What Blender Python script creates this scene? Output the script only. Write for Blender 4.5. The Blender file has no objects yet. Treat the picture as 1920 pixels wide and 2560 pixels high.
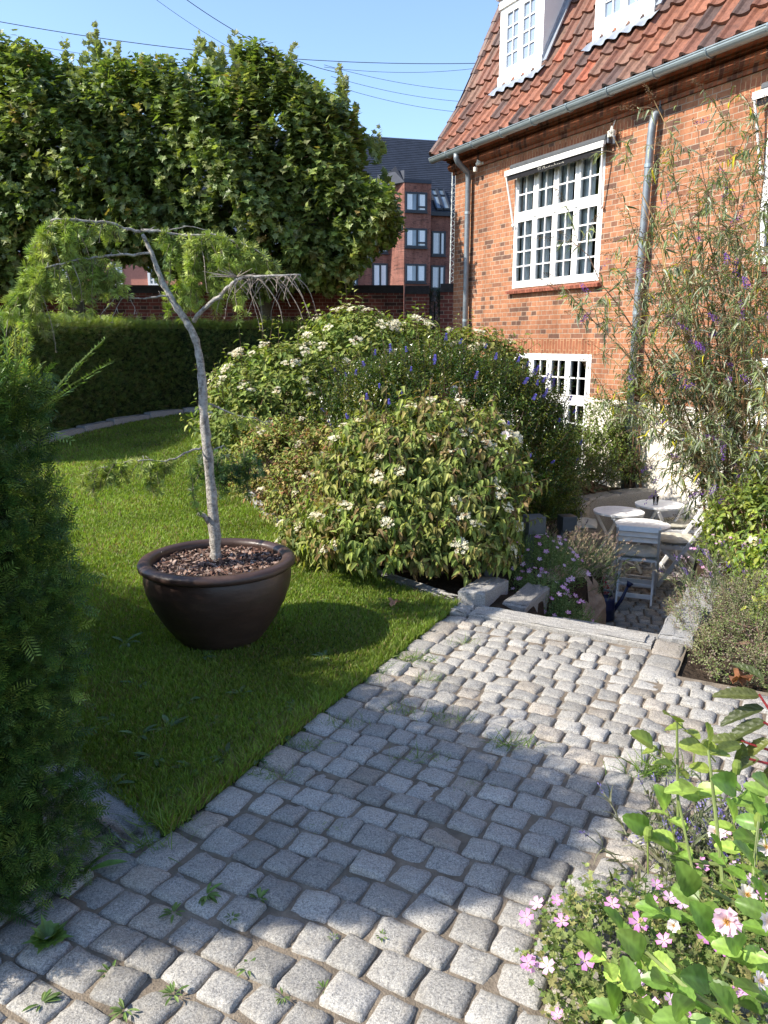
import bpy, math, random
import numpy as np
from mathutils import Vector, Matrix
rng = np.random.default_rng(7)
random.seed(7)
R = math.radians
SC = bpy.context.scene
COL = SC.collection
# ------------------------------------------------------------ camera, sky, sun, exposure
PITCH = R(12.5); EYE = 1.55; F = 1920.0
cam = bpy.data.cameras.new('camera')
cam.sensor_fit = 'VERTICAL'; cam.sensor_height = 32.0; cam.lens = 24.0
cam.clip_start = 0.05; cam.clip_end = 2000
camo = bpy.data.objects.new('camera', cam); COL.objects.link(camo)
camo.location = (0, 0, EYE); camo.rotation_euler = (R(90) - PITCH, 0, 0)
SC.camera = camo
SUN_EL = R(39.5); SUN_H = Vector((-0.972, -0.235))
world = bpy.data.worlds.new('World'); SC.world = world; world.use_nodes = True
wn = world.node_tree.nodes; bg = wn['Background']
sky = wn.new('ShaderNodeTexSky'); sky.sky_type = 'NISHITA'; sky.sun_disc = False
sky.sun_elevation = SUN_EL; sky.sun_rotation = math.atan2(SUN_H.x, SUN_H.y)
sky.altitude = 0; sky.air_density = 1.0; sky.dust_density = 0.6; sky.ozone_density = 4.0
mxw = wn.new('ShaderNodeMix'); mxw.data_type = 'RGBA'; mxw.blend_type = 'MULTIPLY'; mxw.inputs[0].default_value = 1; mxw.inputs[7].default_value = (1.06, 1.01, .99, 1); world.node_tree.links.new(sky.outputs[0], mxw.inputs[6]); world.node_tree.links.new(mxw.outputs[2], bg.inputs[0]); bg.inputs[1].default_value = 0.15
sl = bpy.data.lights.new('sun', 'SUN'); sl.energy = 4.05; sl.angle = R(0.53); sl.color = (1.0, 0.93, 0.82)
so = bpy.data.objects.new('sun', sl); COL.objects.link(so)
sd = Vector((SUN_H.x * math.cos(SUN_EL), SUN_H.y * math.cos(SUN_EL), math.sin(SUN_EL)))
so.rotation_euler = sd.to_track_quat('Z', 'Y').to_euler(); so.location = (-8, -2, 12)
SC.view_settings.view_transform = 'Standard'; SC.view_settings.look = 'None'
SC.view_settings.gamma = 1; SC.view_settings.exposure = 1.1
SC.render.resolution_x = 768; SC.render.resolution_y = 1024
try:
    SC.cycles.max_bounces = 8; SC.cycles.transparent_max_bounces = 12
except Exception: pass
# ------------------------------------------------------------ survey helpers (sight lines -> world points)
cp, sp = math.cos(PITCH), math.sin(PITCH)
K = 1920.0 / 1659.0
def ray(x, y):
    dx = (x * K - 960) / F; dy = (1280 - y * K) / F
    return np.array((dx, cp + dy * sp, -sp + dy * cp))
def atY(x, y, Y):
    d = ray(x, y); t = Y / d[1]; return np.array((d[0] * t, Y, EYE + d[2] * t))
def atZ(x, y, z=0.0):
    d = ray(x, y); t = (z - EYE) / d[2]; return np.array((d[0] * t, d[1] * t, z))
def nrm(a):
    a = np.asarray(a, float); return a / np.maximum(np.linalg.norm(a, axis=-1, keepdims=True), 1e-9)
# ------------------------------------------------------------ objects
def raw_mesh(name, V, Fs, col=None, smooth=False):
    me = bpy.data.meshes.new(name)
    V = np.asarray(V, np.float32); me.vertices.add(len(V)); me.vertices.foreach_set('co', V.ravel())
    Fs = [np.asarray(f, np.int32) for f in Fs if len(f)]
    loops = np.concatenate([f.ravel() for f in Fs]); tot = np.concatenate([np.full(len(f), f.shape[1], np.int32) for f in Fs])
    st = np.concatenate(([0], np.cumsum(tot)[:-1])).astype(np.int32)
    me.loops.add(len(loops)); me.loops.foreach_set('vertex_index', loops)
    me.polygons.add(len(tot)); me.polygons.foreach_set('loop_start', st); me.polygons.foreach_set('loop_total', tot)
    me.polygons.foreach_set('use_smooth', np.full(len(tot), bool(smooth)))
    me.update(calc_edges=True)
    if col is not None:
        a = me.color_attributes.new('Col', 'FLOAT_COLOR', 'POINT')
        c = np.ones((len(V), 4), np.float32); c[:, :3] = col; a.data.foreach_set('color', c.ravel())
    return me
def link(name, me, mat=None, parent=None):
    o = bpy.data.objects.new(name, me); COL.objects.link(o)
    if mat is not None and not me.materials: me.materials.append(mat)
    if parent is not None: o.parent = parent
    return o
def tag(o, label=None, cat=None, group=None, kind=None):
    if label: o['label'] = label
    if cat: o['category'] = cat
    if group: o['group'] = group
    if kind: o['kind'] = kind
    return o
def thing(name, loc, label, cat, group=None, rz=0.0):
    o = bpy.data.objects.new(name, None); COL.objects.link(o)
    o.location = tuple(loc); o.rotation_euler = (0, 0, rz); o.empty_display_size = .1
    return tag(o, label, cat, group)
def copy_tree(o, parent=None):
    c = o.copy(); COL.objects.link(c); c.parent = parent
    for ch in list(o.children): copy_tree(ch, c)
    return c
class MB:
    """collects shapes, builds one mesh"""
    def __init__(s): s.V = []; s.F = []; s.C = []; s.n = 0
    def add(s, V, Fl, col=None):
        V = np.asarray(V, float).reshape(-1, 3)
        if not isinstance(Fl, list) or (len(Fl) and np.ndim(Fl[0]) < 2): Fl = [np.asarray(Fl)]
        s.V.append(V)
        for f in Fl:
            if len(f): s.F.append(np.asarray(f) + s.n)
        c = np.ones((len(V), 3)) * (0.5 if col is None else np.asarray(col)); s.C.append(c)
        s.n += len(V); return s
    def box(s, a, b, col=None):
        x0, y0, z0 = a; x1, y1, z1 = b
        V = [(x0,y0,z0),(x1,y0,z0),(x1,y1,z0),(x0,y1,z0),(x0,y0,z1),(x1,y0,z1),(x1,y1,z1),(x0,y1,z1)]
        return s.add(V, [(0,3,2,1),(4,5,6,7),(0,1,5,4),(1,2,6,5),(2,3,7,6),(3,0,4,7)], col)
    def bar(s, p, q, w, h, up=(0,0,1), col=None):
        """rectangular bar p->q, w across, h along up"""
        p = np.array(p, float); q = np.array(q, float); y = nrm(q - p); x = np.cross(y, np.array(up, float))
        if np.linalg.norm(x) < 1e-3: x = np.cross(y, (1., 0, 0))
        x = nrm(x); z = np.cross(x, y); V = []
        for e in (p, q):
            for a, b in ((-1,-1),(1,-1),(1,1),(-1,1)): V.append(e + x * a * w / 2 + z * b * h / 2)
        return s.add(V, [(0,3,2,1),(4,5,6,7),(0,1,5,4),(1,2,6,5),(2,3,7,6),(3,0,4,7)], col)
    def tube(s, pts, rad, n=6, col=None, cap=True):
        P = np.asarray(pts, float); m = len(P); rad = np.broadcast_to(np.asarray(rad, float), (m,))
        T = np.zeros_like(P); T[1:-1] = P[2:] - P[:-2]; T[0] = P[1] - P[0]; T[-1] = P[-1] - P[-2]; T = nrm(T)
        ref = np.array((0.31, 0.2, 0.93)) if abs(T[0][2]) < .8 else np.array((1., .1, 0))
        X = nrm(np.cross(T[0], ref)); V = []; a = np.arange(n) * 2 * math.pi / n
        for i in range(m):
            X = X - T[i] * np.dot(X, T[i]); X = nrm(X); Yv = np.cross(T[i], X)
            V.append(P[i] + rad[i] * (np.cos(a)[:, None] * X + np.sin(a)[:, None] * Yv))
        V = np.concatenate(V); i = np.arange(m - 1)[:, None] * n; j = np.arange(n)[None]; j2 = (j + 1) % n
        Fq = np.stack([i + j, i + j2, i + n + j2, i + n + j], -1).reshape(-1, 4)
        Fl = [Fq]
        if cap and n > 2:
            Fl.append(np.array([list(range(n))[::-1]])); Fl.append(np.array([[(m - 1) * n + q for q in range(n)]]))
        return s.add(V, Fl, col)
    def lathe(s, prof, c=(0,0,0), n=48, col=None):
        pr = np.asarray(prof, float); m = len(pr); a = np.arange(n) * 2 * math.pi / n
        V = np.stack([pr[:, 0:1] * np.cos(a) + c[0], pr[:, 0:1] * np.sin(a) + c[1], np.repeat(pr[:, 1:2], n, 1) + c[2]], -1).reshape(-1, 3)
        i = np.arange(m - 1)[:, None] * n; j = np.arange(n)[None]; j2 = (j + 1) % n
        return s.add(V, np.stack([i + j, i + j2, i + n + j2, i + n + j], -1).reshape(-1, 4), col)
    def prism(s, poly, z0, z1, col=None):
        poly = [tuple(p) for p in poly]; n = len(poly)
        V = [(x, y, z0) for x, y in poly] + [(x, y, z1) for x, y in poly]
        s.add(V, [np.array([list(range(n))[::-1]]), np.array([list(range(n, 2 * n))]), np.array([(i, (i + 1) % n, n + (i + 1) % n, n + i) for i in range(n)])], col); return s
    def build(s, name, mat, parent=None, smooth=False, col=False, world=True, me_only=False):
        V = np.concatenate(s.V)
        if parent is not None and world:
            V = V - np.array(parent.location)
        me = raw_mesh(name, V, s.F, np.concatenate(s.C) if col else None, smooth)
        me.materials.append(mat)
        if me_only: return me
        return link(name, me, None, parent)
def solid(o, w=0.004, seg=2):
    m = o.modifiers.new('bevel', 'BEVEL'); m.width = w; m.segments = seg; m.limit_method = 'ANGLE'; m.angle_limit = R(40); return o
# ------------------------------------------------------------ leaf templates: length +Y, width X, normal Z
def leaf_t(w=.5, fold=.12, curl=.25, ys=(0, .12, .38, .68, 1.0), ws=(0.06, .62, 1.0, .68, 0.02)):
    V = []; Fq = []
    for y, k in zip(ys, ws):
        z = -curl * y * y
        V += [(-w/2*k, y, z + fold*k*w), (0, y, z), (w/2*k, y, z + fold*k*w)]
    for i in range(len(ys) - 1):
        a = i*3; Fq += [(a, a+1, a+4, a+3), (a+1, a+2, a+5, a+4)]
    return np.array(V), np.array(Fq)
def lobed_t():
    out = [(0,-.02),(.16,-.12),(.42,-.02),(.30,.16),(.62,.34),(.36,.42),(.30,.60),(.12,.62),(0,1.0),(-.12,.62),(-.30,.60),(-.36,.42),(-.62,.34),(-.30,.16),(-.42,-.02),(-.16,-.12)]
    V = [(0, .25, -.05)] + [(x, y, .10*abs(x) - .18*y*y) for x, y in out]; n = len(out)
    return np.array(V), np.array([(0, i+1, (i+1) % n + 1) for i in range(n)])
def rose_t(n=12, w=.68):
    V = []; C = []; Fq = []; us = np.array([-1, -.66, -.33, 0, .33, .66, 1])
    for i in range(n + 1):
        y = i/n; k = math.sin(math.pi*min(1, y*.93 + .05)**.78)**.62 if 0 < i < n else (.10 if i == 0 else .02); k *= (1.0 if i % 2 else .93)
        for u_ in us:
            vein = math.cos((y - abs(u_)*.28)*n*math.pi*.66); V.append((w/2*k*u_, y + .03*abs(u_)*(i % 2), .10*abs(u_)*k - .22*y*y + .010*vein*(abs(u_) > .1)*k)); C.append(1.32 if u_ == 0 else 1 + .16*vein*(abs(u_) < .9))
    for i in range(n):
        for j in range(6): a_ = i*7 + j; Fq.append((a_, a_+1, a_+8, a_+7))
    return np.array(V), np.array(Fq), np.array(C)
def small_t(w=.5, fold=.15):
    return np.array([(0,0,0),(w/2,.5,fold*w),(0,1,-.05),(-w/2,.5,fold*w)]), np.array([(0,1,2,3)])
def spray_t(n=7, w=.10, nl=.42):
    """yew-like flat spray"""
    V = []; Fq = []
    def nd(p, q, wd):
        p = np.array(p); q = np.array(q); d = nrm(q - p); x = np.array((-d[1], d[0], 0)) * wd
        k = len(V); V.extend([p - x*.6, p + x*.6, q*.55 + p*.45 + x, q, q*.55 + p*.45 - x]); Fq.append((k, k+4, k+3, k+2)); Fq.append((k, k+2, k+1, k+1))
    V2 = []; F4 = []
    def nd2(p, q, wd):
        p = np.array(p, float); q = np.array(q, float); d = nrm(q - p); x = np.array((-d[1], d[0], 0)) * wd
        m = p*.5 + q*.5; k = len(V2); V2.extend([p, m + x, q, m - x]); F4.append((k, k+3, k+2, k+1))
    nd2((0,0,0), (0,1,0), .018)
    for i in range(n):
        y = .1 + .82*i/(n-1); l = nl*(1 - .45*abs(i/(n-1) - .35))
        for sgn in (-1, 1):
            nd2((0, y, 0), (sgn*l*.85, y + l*.5, .05*((i % 3) - 1)), w*.33)
    return np.array(V2), np.array(F4)
def tuft_t(n=14, r=random.Random(3)):
    V = []; Fq = []
    for i in range(n):
        a = i*2.4; e = r.uniform(.1, 1.25); d = np.array((math.cos(a)*math.sin(e), math.cos(e), math.sin(a)*math.sin(e)))
        x = nrm(np.cross(d, (0.3, .2, .9)))*.055; k = len(V); V.extend([x*.6, d*.6 + x, d, d*.6 - x]); Fq.append((k, k+1, k+2, k+3))
    return np.array(V), np.array(Fq)
def flower_t(n=5, cup=.25):
    V = []; Fq = []
    for i in range(n):
        a = i*2*math.pi/n
        def P(r, b, z): return (r*math.cos(a+b), r*math.sin(a+b), z)
        k = len(V); V.extend([(0,0,0), P(.62, -.5, cup*.5), P(1.0, -.27, cup), P(.92, 0, cup*.85), P(1.0, .27, cup), P(.62, .5, cup*.5)])
        Fq.append((k, k+1, k+2, k+3)); Fq.append((k, k+3, k+4, k+5))
    return np.array(V), np.array(Fq)
def frames(fwd, up):
    Y = nrm(fwd); X = nrm(np.cross(Y, up)); Z = np.cross(X, Y); return X, Y, Z
def place(T, P, fwd, up, S):
    V0, F0 = T[:2]; X, Y, Z = frames(fwd, up); S = np.broadcast_to(np.asarray(S, float), (len(P),))[:, None, None]
    V = P[:, None] + S*(V0[None, :, 0:1]*X[:, None] + V0[None, :, 1:2]*Y[:, None] + V0[None, :, 2:3]*Z[:, None])
    n = len(V0); Fq = (F0[None] + (np.arange(len(P))*n)[:, None, None]).reshape(-1, F0.shape[1])
    return V.reshape(-1, 3), Fq, n
def scat(mb, T, P, fwd, up, S, col):
    if len(P) == 0: return
    V, Fq, n = place(T, np.asarray(P, float), fwd, up, S)
    c = np.repeat(np.broadcast_to(np.asarray(col, float), (len(P), 3)), n, 0)
    if len(T) > 2: c = c*np.tile(T[2], len(P))[:, None]
    mb.add(V, [Fq], c)
def rvec(n): return nrm(rng.normal(size=(n, 3)))
def cols(n, stops, jit=.15, w=None):
    stops = np.array(stops, float); i = rng.choice(len(stops), n, p=w); j = rng.choice(len(stops), n, p=w)
    t = rng.random((n, 1)); return (stops[i]*(1-t) + stops[j]*t) * (1 + rng.normal(size=(n, 1))*jit).clip(.4, 1.8)
# ------------------------------------------------------------ materials
MATS = {}
class NT:
    def __init__(s, name):
        s.m = bpy.data.materials.new(name); s.m.use_nodes = True; s.t = s.m.node_tree; s.n = s.t.nodes; s.b = s.n['Principled BSDF']; s.out = s.n['Material Output']
    def new(s, ty, **kw):
        n = s.n.new(ty)
        for k, v in kw.items(): setattr(n, k, v)
        return n
    def l(s, a, b): s.t.links.new(a, b)
    def coord(s, kind='Object'): return s.new('ShaderNodeTexCoord').outputs[kind]
    def noise(s, scale, detail=4, rough=.55, vec=None, out='Fac'):
        n = s.new('ShaderNodeTexNoise'); n.inputs['Scale'].default_value = scale; n.inputs['Detail'].default_value = detail; n.inputs['Roughness'].default_value = rough
        s.l(vec if vec is not None else s.coord(), n.inputs['Vector']); return n.outputs[out]
    def ramp(s, fac, stops):
        r = s.new('ShaderNodeValToRGB'); e = r.color_ramp.elements
        while len(e) < len(stops): e.new(.5)
        for q, (p, c) in zip(e, stops): q.position = p; q.color = (*c, 1) if len(c) == 3 else c
        s.l(fac, r.inputs[0]); return r.outputs[0]
    def mix(s, a, b, f=.5, mode='MIX'):
        m = s.new('ShaderNodeMix', data_type='RGBA', blend_type=mode)
        for sock, v in ((m.inputs[0], f), (m.inputs[6], a), (m.inputs[7], b)):
            if isinstance(v, (int, float)): sock.default_value = v
            elif isinstance(v, tuple): sock.default_value = (*v, 1)
            else: s.l(v, sock)
        return m.outputs[2]
    def bump(s, h, st=.3, d=.01, nrmin=None):
        b = s.new('ShaderNodeBump'); b.inputs['Strength'].default_value = st; b.inputs['Distance'].default_value = d; s.l(h, b.inputs['Height'])
        if nrmin is not None: s.l(nrmin, b.inputs['Normal'])
        return b.outputs[0]
    def base(s, c):
        if isinstance(c, tuple): s.b.inputs['Base Color'].default_value = (*c, 1)
        else: s.l(c, s.b.inputs['Base Color'])
    def set(s, rough=.7, spec=.5, metal=0):
        s.b.inputs['Roughness'].default_value = rough; s.b.inputs['Specular IOR Level'].default_value = spec; s.b.inputs['Metallic'].default_value = metal
    def nor(s, x): s.l(x, s.b.inputs['Normal'])
def leaf_mat(name, rough=.5, tr=.35, spec=.4, tint=(1.25, 1.35, .5), attr=True, c=(.1,.1,.1)):
    a = NT(name); a.set(rough, spec)
    at = a.new('ShaderNodeAttribute'); at.attribute_name = 'Col'
    col = a.mix(at.outputs['Color'], a.ramp(a.noise(40, 2), [(.3, (.7,.7,.7)), (.7, (1.2,1.2,1.2))]), 1.0, 'MULTIPLY')
    a.base(col); t = a.new('ShaderNodeBsdfTranslucent'); a.l(a.mix(col, tint, 1.0, 'MULTIPLY'), t.inputs[0])
    m = a.new('ShaderNodeMixShader'); m.inputs[0].default_value = tr; a.l(a.b.outputs[0], m.inputs[1]); a.l(t.outputs[0], m.inputs[2]); a.l(m.outputs[0], a.out.inputs[0])
    return a.m
M_leaf = leaf_mat('leaf', .45, .35, .45)
M_leaf_gloss = leaf_mat('leaf_gloss', .28, .35, .5)
M_leaf_matt = leaf_mat('leaf_matt', .65, .3, .25)
M_needle = leaf_mat('needle', .45, .22, .4)
M_grass = leaf_mat('grass_blade', .5, .35, .3)
M_petal = leaf_mat('petal', .6, .35, .2, (1.1, 1.0, 1.0))
def attr_mat(name, rough=.8, spec=.3, bump=0, bs=60, bd=.004):
    a = NT(name); a.set(rough, spec); at = a.new('ShaderNodeAttribute'); at.attribute_name = 'Col'
    a.base(a.mix(at.outputs['Color'], a.ramp(a.noise(bs*.4, 5), [(.3, (.65,.65,.65)), (.7, (1.25,1.25,1.25))]), 1.0, 'MULTIPLY'))
    if bump: a.nor(a.bump(a.noise(bs, 5), bump, bd))
    return a.m
M_bark_dark = attr_mat('stem_bark', .85, .2, .6, 120, .004)
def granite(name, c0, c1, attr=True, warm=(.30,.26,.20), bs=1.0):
    a = NT(name); a.set(.78, .35); v = a.coord()
    sp1 = a.noise(420, 3, .8, v); col = a.ramp(sp1, [(.30, tuple(x*.42 for x in c0)), (.44, c0), (.58, c1), (.72, tuple(min(x*1.3, .8) for x in c1))])
    col = a.mix(col, a.ramp(a.noise(150, 2, .6, v), [(.3, (.56,.56,.57)), (.5, (1,1,1)), (.75, (1.3,1.28,1.22))]), 1.0, 'MULTIPLY')
    st = a.ramp(a.noise(3.2, 5, .65, v), [(.45, (0,0,0)), (.75, (1,1,1))]); col = a.mix(col, warm, a.ramp(a.noise(9, 6, .7, v), [(.5, (0,0,0)), (.8, (.55,.55,.55))]))
    if attr:
        at = a.new('ShaderNodeAttribute'); at.attribute_name = 'Col'; col = a.mix(col, at.outputs['Color'], 1.0, 'MULTIPLY')
    a.base(col); b1 = a.bump(a.noise(70, 6, .65, v), .55*bs, .012); a.nor(a.bump(a.noise(300, 3, .7, v), .5*bs, .003, b1)); return a.m
M_sett = granite('granite_sett', (.255,.24,.215), (.435,.415,.38))
M_granite = granite('granite_block', (.24,.235,.225), (.40,.39,.37))
M_granite_dk = granite('granite_dark', (.20,.19,.175), (.34,.325,.30))  # darker-toned variant of the block granite
def bricks(name, cA, cB, cC, mort, bw=.24, bh=.0667, jointbump=.5, vert=False, soot=0.0):
    a = NT(name); a.set(.88, .2); v = a.coord(); s = a.new('ShaderNodeSeparateXYZ'); a.l(v, s.inputs[0])
    ad = a.new('ShaderNodeMath', operation='ADD'); a.l(s.outputs[0], ad.inputs[0]); a.l(s.outputs[1], ad.inputs[1])
    c = a.new('ShaderNodeCombineXYZ')
    if vert: a.l(s.outputs[2], c.inputs[0]); a.l(ad.outputs[0], c.inputs[1])
    else: a.l(ad.outputs[0], c.inputs[0]); a.l(s.outputs[2], c.inputs[1])
    wob = a.new('ShaderNodeVectorMath', operation='MULTIPLY_ADD'); nz = a.noise(9, 3, .6, v, 'Color'); wob.inputs[1].default_value = (.008,.008,0); a.l(nz, wob.inputs[0]); a.l(c.outputs[0], wob.inputs[2])
    b = a.new('ShaderNodeTexBrick'); b.offset = .25; b.offset_frequency = 2; b.squash = 2.0 if not vert else 1; b.squash_frequency = 2
    b.inputs['Scale'].default_value = 1; b.inputs['Brick Width'].default_value = bw/2 if not vert else bw; b.inputs['Row Height'].default_value = bh; b.inputs['Mortar Size'].default_value = .0052; b.inputs['Mortar Smooth'].default_value = .25; b.inputs['Bias'].default_value = -.1
    b.inputs['Color1'].default_value = (*cA, 1); b.inputs['Color2'].default_value = (*cB, 1); b.inputs['Mortar'].default_value = (*mort, 1); a.l(wob.outputs[0], b.inputs['Vector'])
    # individual odd bricks
    b2 = a.new('ShaderNodeTexBrick'); b2.offset = .25; b2.offset_frequency = 2; b2.squash = b.squash; b2.squash_frequency = 2
    for k in ('Scale', 'Brick Width', 'Row Height'): b2.inputs[k].default_value = b.inputs[k].default_value
    b2.inputs['Mortar Size'].default_value = 0; b2.inputs['Color1'].default_value = (0,0,0,1); b2.inputs['Color2'].default_value = (1,1,1,1); b2.inputs['Bias'].default_value = 0; a.l(wob.outputs[0], b2.inputs['Vector'])
    odd = a.ramp(b2.outputs['Color'], [(.0, (0,0,0)), (.80, (0,0,0)), (.9, (.85,.85,.85))])
    nm = a.new('ShaderNodeMath', operation='SUBTRACT'); nm.inputs[0].default_value = 1; a.l(b.outputs['Fac'], nm.inputs[1])
    od = a.mix((0,0,0), odd, nm.outputs[0]); col = a.mix(b.outputs['Color'], cC, od)
    col = a.mix(col, a.ramp(a.noise(14, 5, .7, v), [(.25, (.62,.62,.62)), (.5, (1,1,1)), (.8, (1.22,1.18,1.12))]), 1.0, 'MULTIPLY')
    col = a.mix(col, a.ramp(a.noise(.9, 4, .6, v), [(.3, (.74,.70,.68)), (.6, (1.05,1.04,1.02))]), 1.0, 'MULTIPLY')
    mp = a.new('ShaderNodeMapping'); mp.inputs['Scale'].default_value = (2.2, 2.2, .35); a.l(v, mp.inputs[0]); col = a.mix(col, a.ramp(a.noise(1.3, 5, .7, mp.outputs[0]), [(.32, (.66,.62,.60)), (.5, (.96,.95,.94)), (.75, (1.12,1.10,1.06))]), 1.0, 'MULTIPLY')
    a.base(col); b1 = a.bump(nm.outputs[0], jointbump, .008); a.nor(a.bump(a.noise(90, 4, .7, v), .5, .004, b1)); return a.m
M_brick = bricks('house_brick', (.42,.195,.105), (.29,.125,.072), (.13,.080,.062), (.42,.34,.26))
M_brick_v = bricks('soldier_brick', (.37,.15,.08), (.29,.115,.065), (.35,.14,.08), (.5,.34,.2), bw=.18, bh=.062, vert=True)
M_brick_wall = bricks('garden_brick', (.22,.065,.05), (.14,.045,.035), (.07,.04,.035), (.33,.25,.2))
M_brick_far = bricks('far_brick', (.30,.135,.105), (.23,.10,.08), (.14,.07,.06), (.22,.13,.1), jointbump=.1)
M_cornice = bricks('cornice_brick', (.34,.12,.06), (.20,.07,.04), (.10,.05,.04), (.22,.14,.09), bw=.14, bh=.062, vert=True)
def plain(name, c, rough=.6, spec=.4, metal=0, nscale=12, var=.2, bump=0, bs=80, bd=.002):
    a = NT(name); a.set(rough, spec, metal)
    a.base(a.mix(c, a.ramp(a.noise(nscale, 6, .65), [(.3, (1-var,)*3), (.7, (1+var,)*3)]), 1.0, 'MULTIPLY'))
    if bump: a.nor(a.bump(a.noise(bs, 5), bump, bd))
    return a.m
M_white = plain('white_paint', (.80,.79,.75), .45, .5, var=.06, nscale=6, bump=.15, bs=40)
M_white_wood = plain('white_furniture_paint', (.74,.74,.73), .55, .4, var=.12, nscale=9, bump=.3, bs=60)
M_plaster = plain('white_plaster', (.76,.70,.60), .9, .2, var=.16, nscale=3, bump=.4, bs=25, bd=.01)
M_zinc = plain('zinc', (.36,.42,.43), .38, .5, .55, var=.15, nscale=5)
M_lead = plain('lead', (.34,.37,.41), .42, .5, .5, var=.2, nscale=8)
M_black = plain('black_powdercoat', (.085,.09,.095), .38, .5, var=.2)
M_blackcloth = plain('black_cloth', (.02,.02,.022), .9, .1)
M_slate = plain('dark_slate', (.035,.042,.06), .55, .4, var=.25, nscale=2)
M_anthr = plain('anthracite_frame', (.03,.035,.045), .45, .4)
M_cloth = plain('cushion_linen', (.44,.42,.35), .95, .1, var=.14, nscale=30, bump=.4, bs=220, bd=.002)
M_curtain = plain('curtain_cloth', (.84,.87,.87), .95, .1, var=.08)
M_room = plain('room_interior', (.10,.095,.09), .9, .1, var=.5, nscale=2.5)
M_blue = plain('blue_plastic', (.012,.022,.075), .38, .5, var=.15)
M_grey_plastic = plain('grey_plastic', (.12,.13,.15), .4, .5)
M_wire = plain('cable_black', (.03,.03,.035), .6, .3)
M_soil = plain('soil', (.045,.032,.022), .95, .1, var=.5, nscale=14, bump=1, bs=35, bd=.03)
M_lamp_white = plain('lamp_porcelain', (.75,.72,.62), .3, .5)
M_pink_render = plain('pink_render', (.50,.22,.16), .9, .1, var=.1)
M_goldstem = attr_mat('buddleia_stem', .7, .3, .3, 60, .003)
def glass_mat(name, tint=(.9,.95,1), refl=1.45):
    a = NT(name); g = a.new('ShaderNodeBsdfGlossy'); g.inputs['Roughness'].default_value = .02; t = a.new('ShaderNodeBsdfTransparent'); t.inputs[0].default_value = (*tint, 1)
    fr = a.new('ShaderNodeFresnel'); fr.inputs[0].default_value = refl; m = a.new('ShaderNodeMixShader'); a.l(fr.outputs[0], m.inputs[0]); a.l(t.outputs[0], m.inputs[1]); a.l(g.outputs[0], m.inputs[2]); a.l(m.outputs[0], a.out.inputs[0]); return a.m
M_glass = glass_mat('window_glass', (.85,.9,.92), 1.7)
M_tumbler = glass_mat('tumbler_glass', (.97,.98,.98), 1.3)
a = NT('far_glass'); a.set(.06, .8); a.base(a.ramp(a.noise(.35, 2), [(.35, (.04,.06,.08)), (.6, (.30,.38,.46))])); M_farglass = a.m
a = NT('dormer_glass'); a.set(.08, .7); a.base((.26,.32,.42)); M_dglass = a.m
# roof tile material
a = NT('clay_tile'); a.set(.55, .4); at = a.new('ShaderNodeAttribute'); at.attribute_name = 'Col'
c_ = a.mix(at.outputs['Color'], a.ramp(a.noise(18, 6, .7), [(.3, (.5,.5,.5)), (.55, (1,1,1)), (.8, (1.2,1.15,1.1))]), 1.0, 'MULTIPLY')
a.base(c_); a.nor(a.bump(a.noise(60, 5), .4, .004)); M_tile = a.m
# ceramic pot
a = NT('pot_glaze'); a.set(.42, .5); v = a.coord(); mp = a.new('ShaderNodeMapping'); mp.inputs['Scale'].default_value = (1, 1, 3); a.l(v, mp.inputs[0])
a.base(a.ramp(a.noise(5, 6, .7, mp.outputs[0]), [(.25, (.038,.022,.017)), (.55, (.060,.034,.026)), (.80, (.10,.060,.042)), (1.0, (.20,.15,.12))])); a.nor(a.bump(a.noise(10, 5, .6, mp.outputs[0]), .25, .01))
a.l(a.ramp(a.noise(6, 4), [(.3, (.3,.3,.3)), (.7, (.55,.55,.55))]), a.b.inputs['Roughness']); M_pot = a.m
# larch bark
a = NT('pale_bark'); a.set(.85, .25); v = a.coord(); mp = a.new('ShaderNodeMapping'); mp.inputs['Scale'].default_value = (.7, .7, 1.9); a.l(v, mp.inputs[0])
c_ = a.ramp(a.noise(32, 6, .75, v), [(.30, (.05,.045,.04)), (.40, (.26,.23,.20)), (.55, (.55,.51,.45)), (.78, (.74,.70,.63))]); c_ = a.mix(c_, (.42,.36,.10), a.ramp(a.noise(16, 4, .7), [(.62, (0,0,0)), (.72, (.6,.6,.6))]))
a.base(c_); a.nor(a.bump(a.noise(48, 6, .75, v), 1, .022)); M_bark = a.m
# rock
a = NT('tan_rock'); a.set(.85, .25); a.base(a.ramp(a.noise(4, 8, .7), [(.25, (.18,.13,.10)), (.5, (.42,.31,.22)), (.75, (.52,.44,.35))])); a.nor(a.bump(a.noise(7, 8, .7), 1, .06)); M_rock = a.m
# lawn sheet
a = NT('lawn_turf'); a.set(.95, .1); a.base(a.ramp(a.noise(3, 8, .7), [(.3, (.030,.050,.012)), (.6, (.06,.09,.02)), (.8, (.09,.10,.035))])); a.nor(a.bump(a.noise(60, 4), .8, .02)); M_lawn = a.m
a = NT('sand_joint'); a.set(.95, .1); a.base(a.ramp(a.noise(7, 8, .7), [(.3, (.10,.082,.062)), (.55, (.22,.18,.135)), (.8, (.36,.30,.23))])); a.nor(a.bump(a.noise(160, 4), .9, .006)); M_sand = a.m
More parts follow.
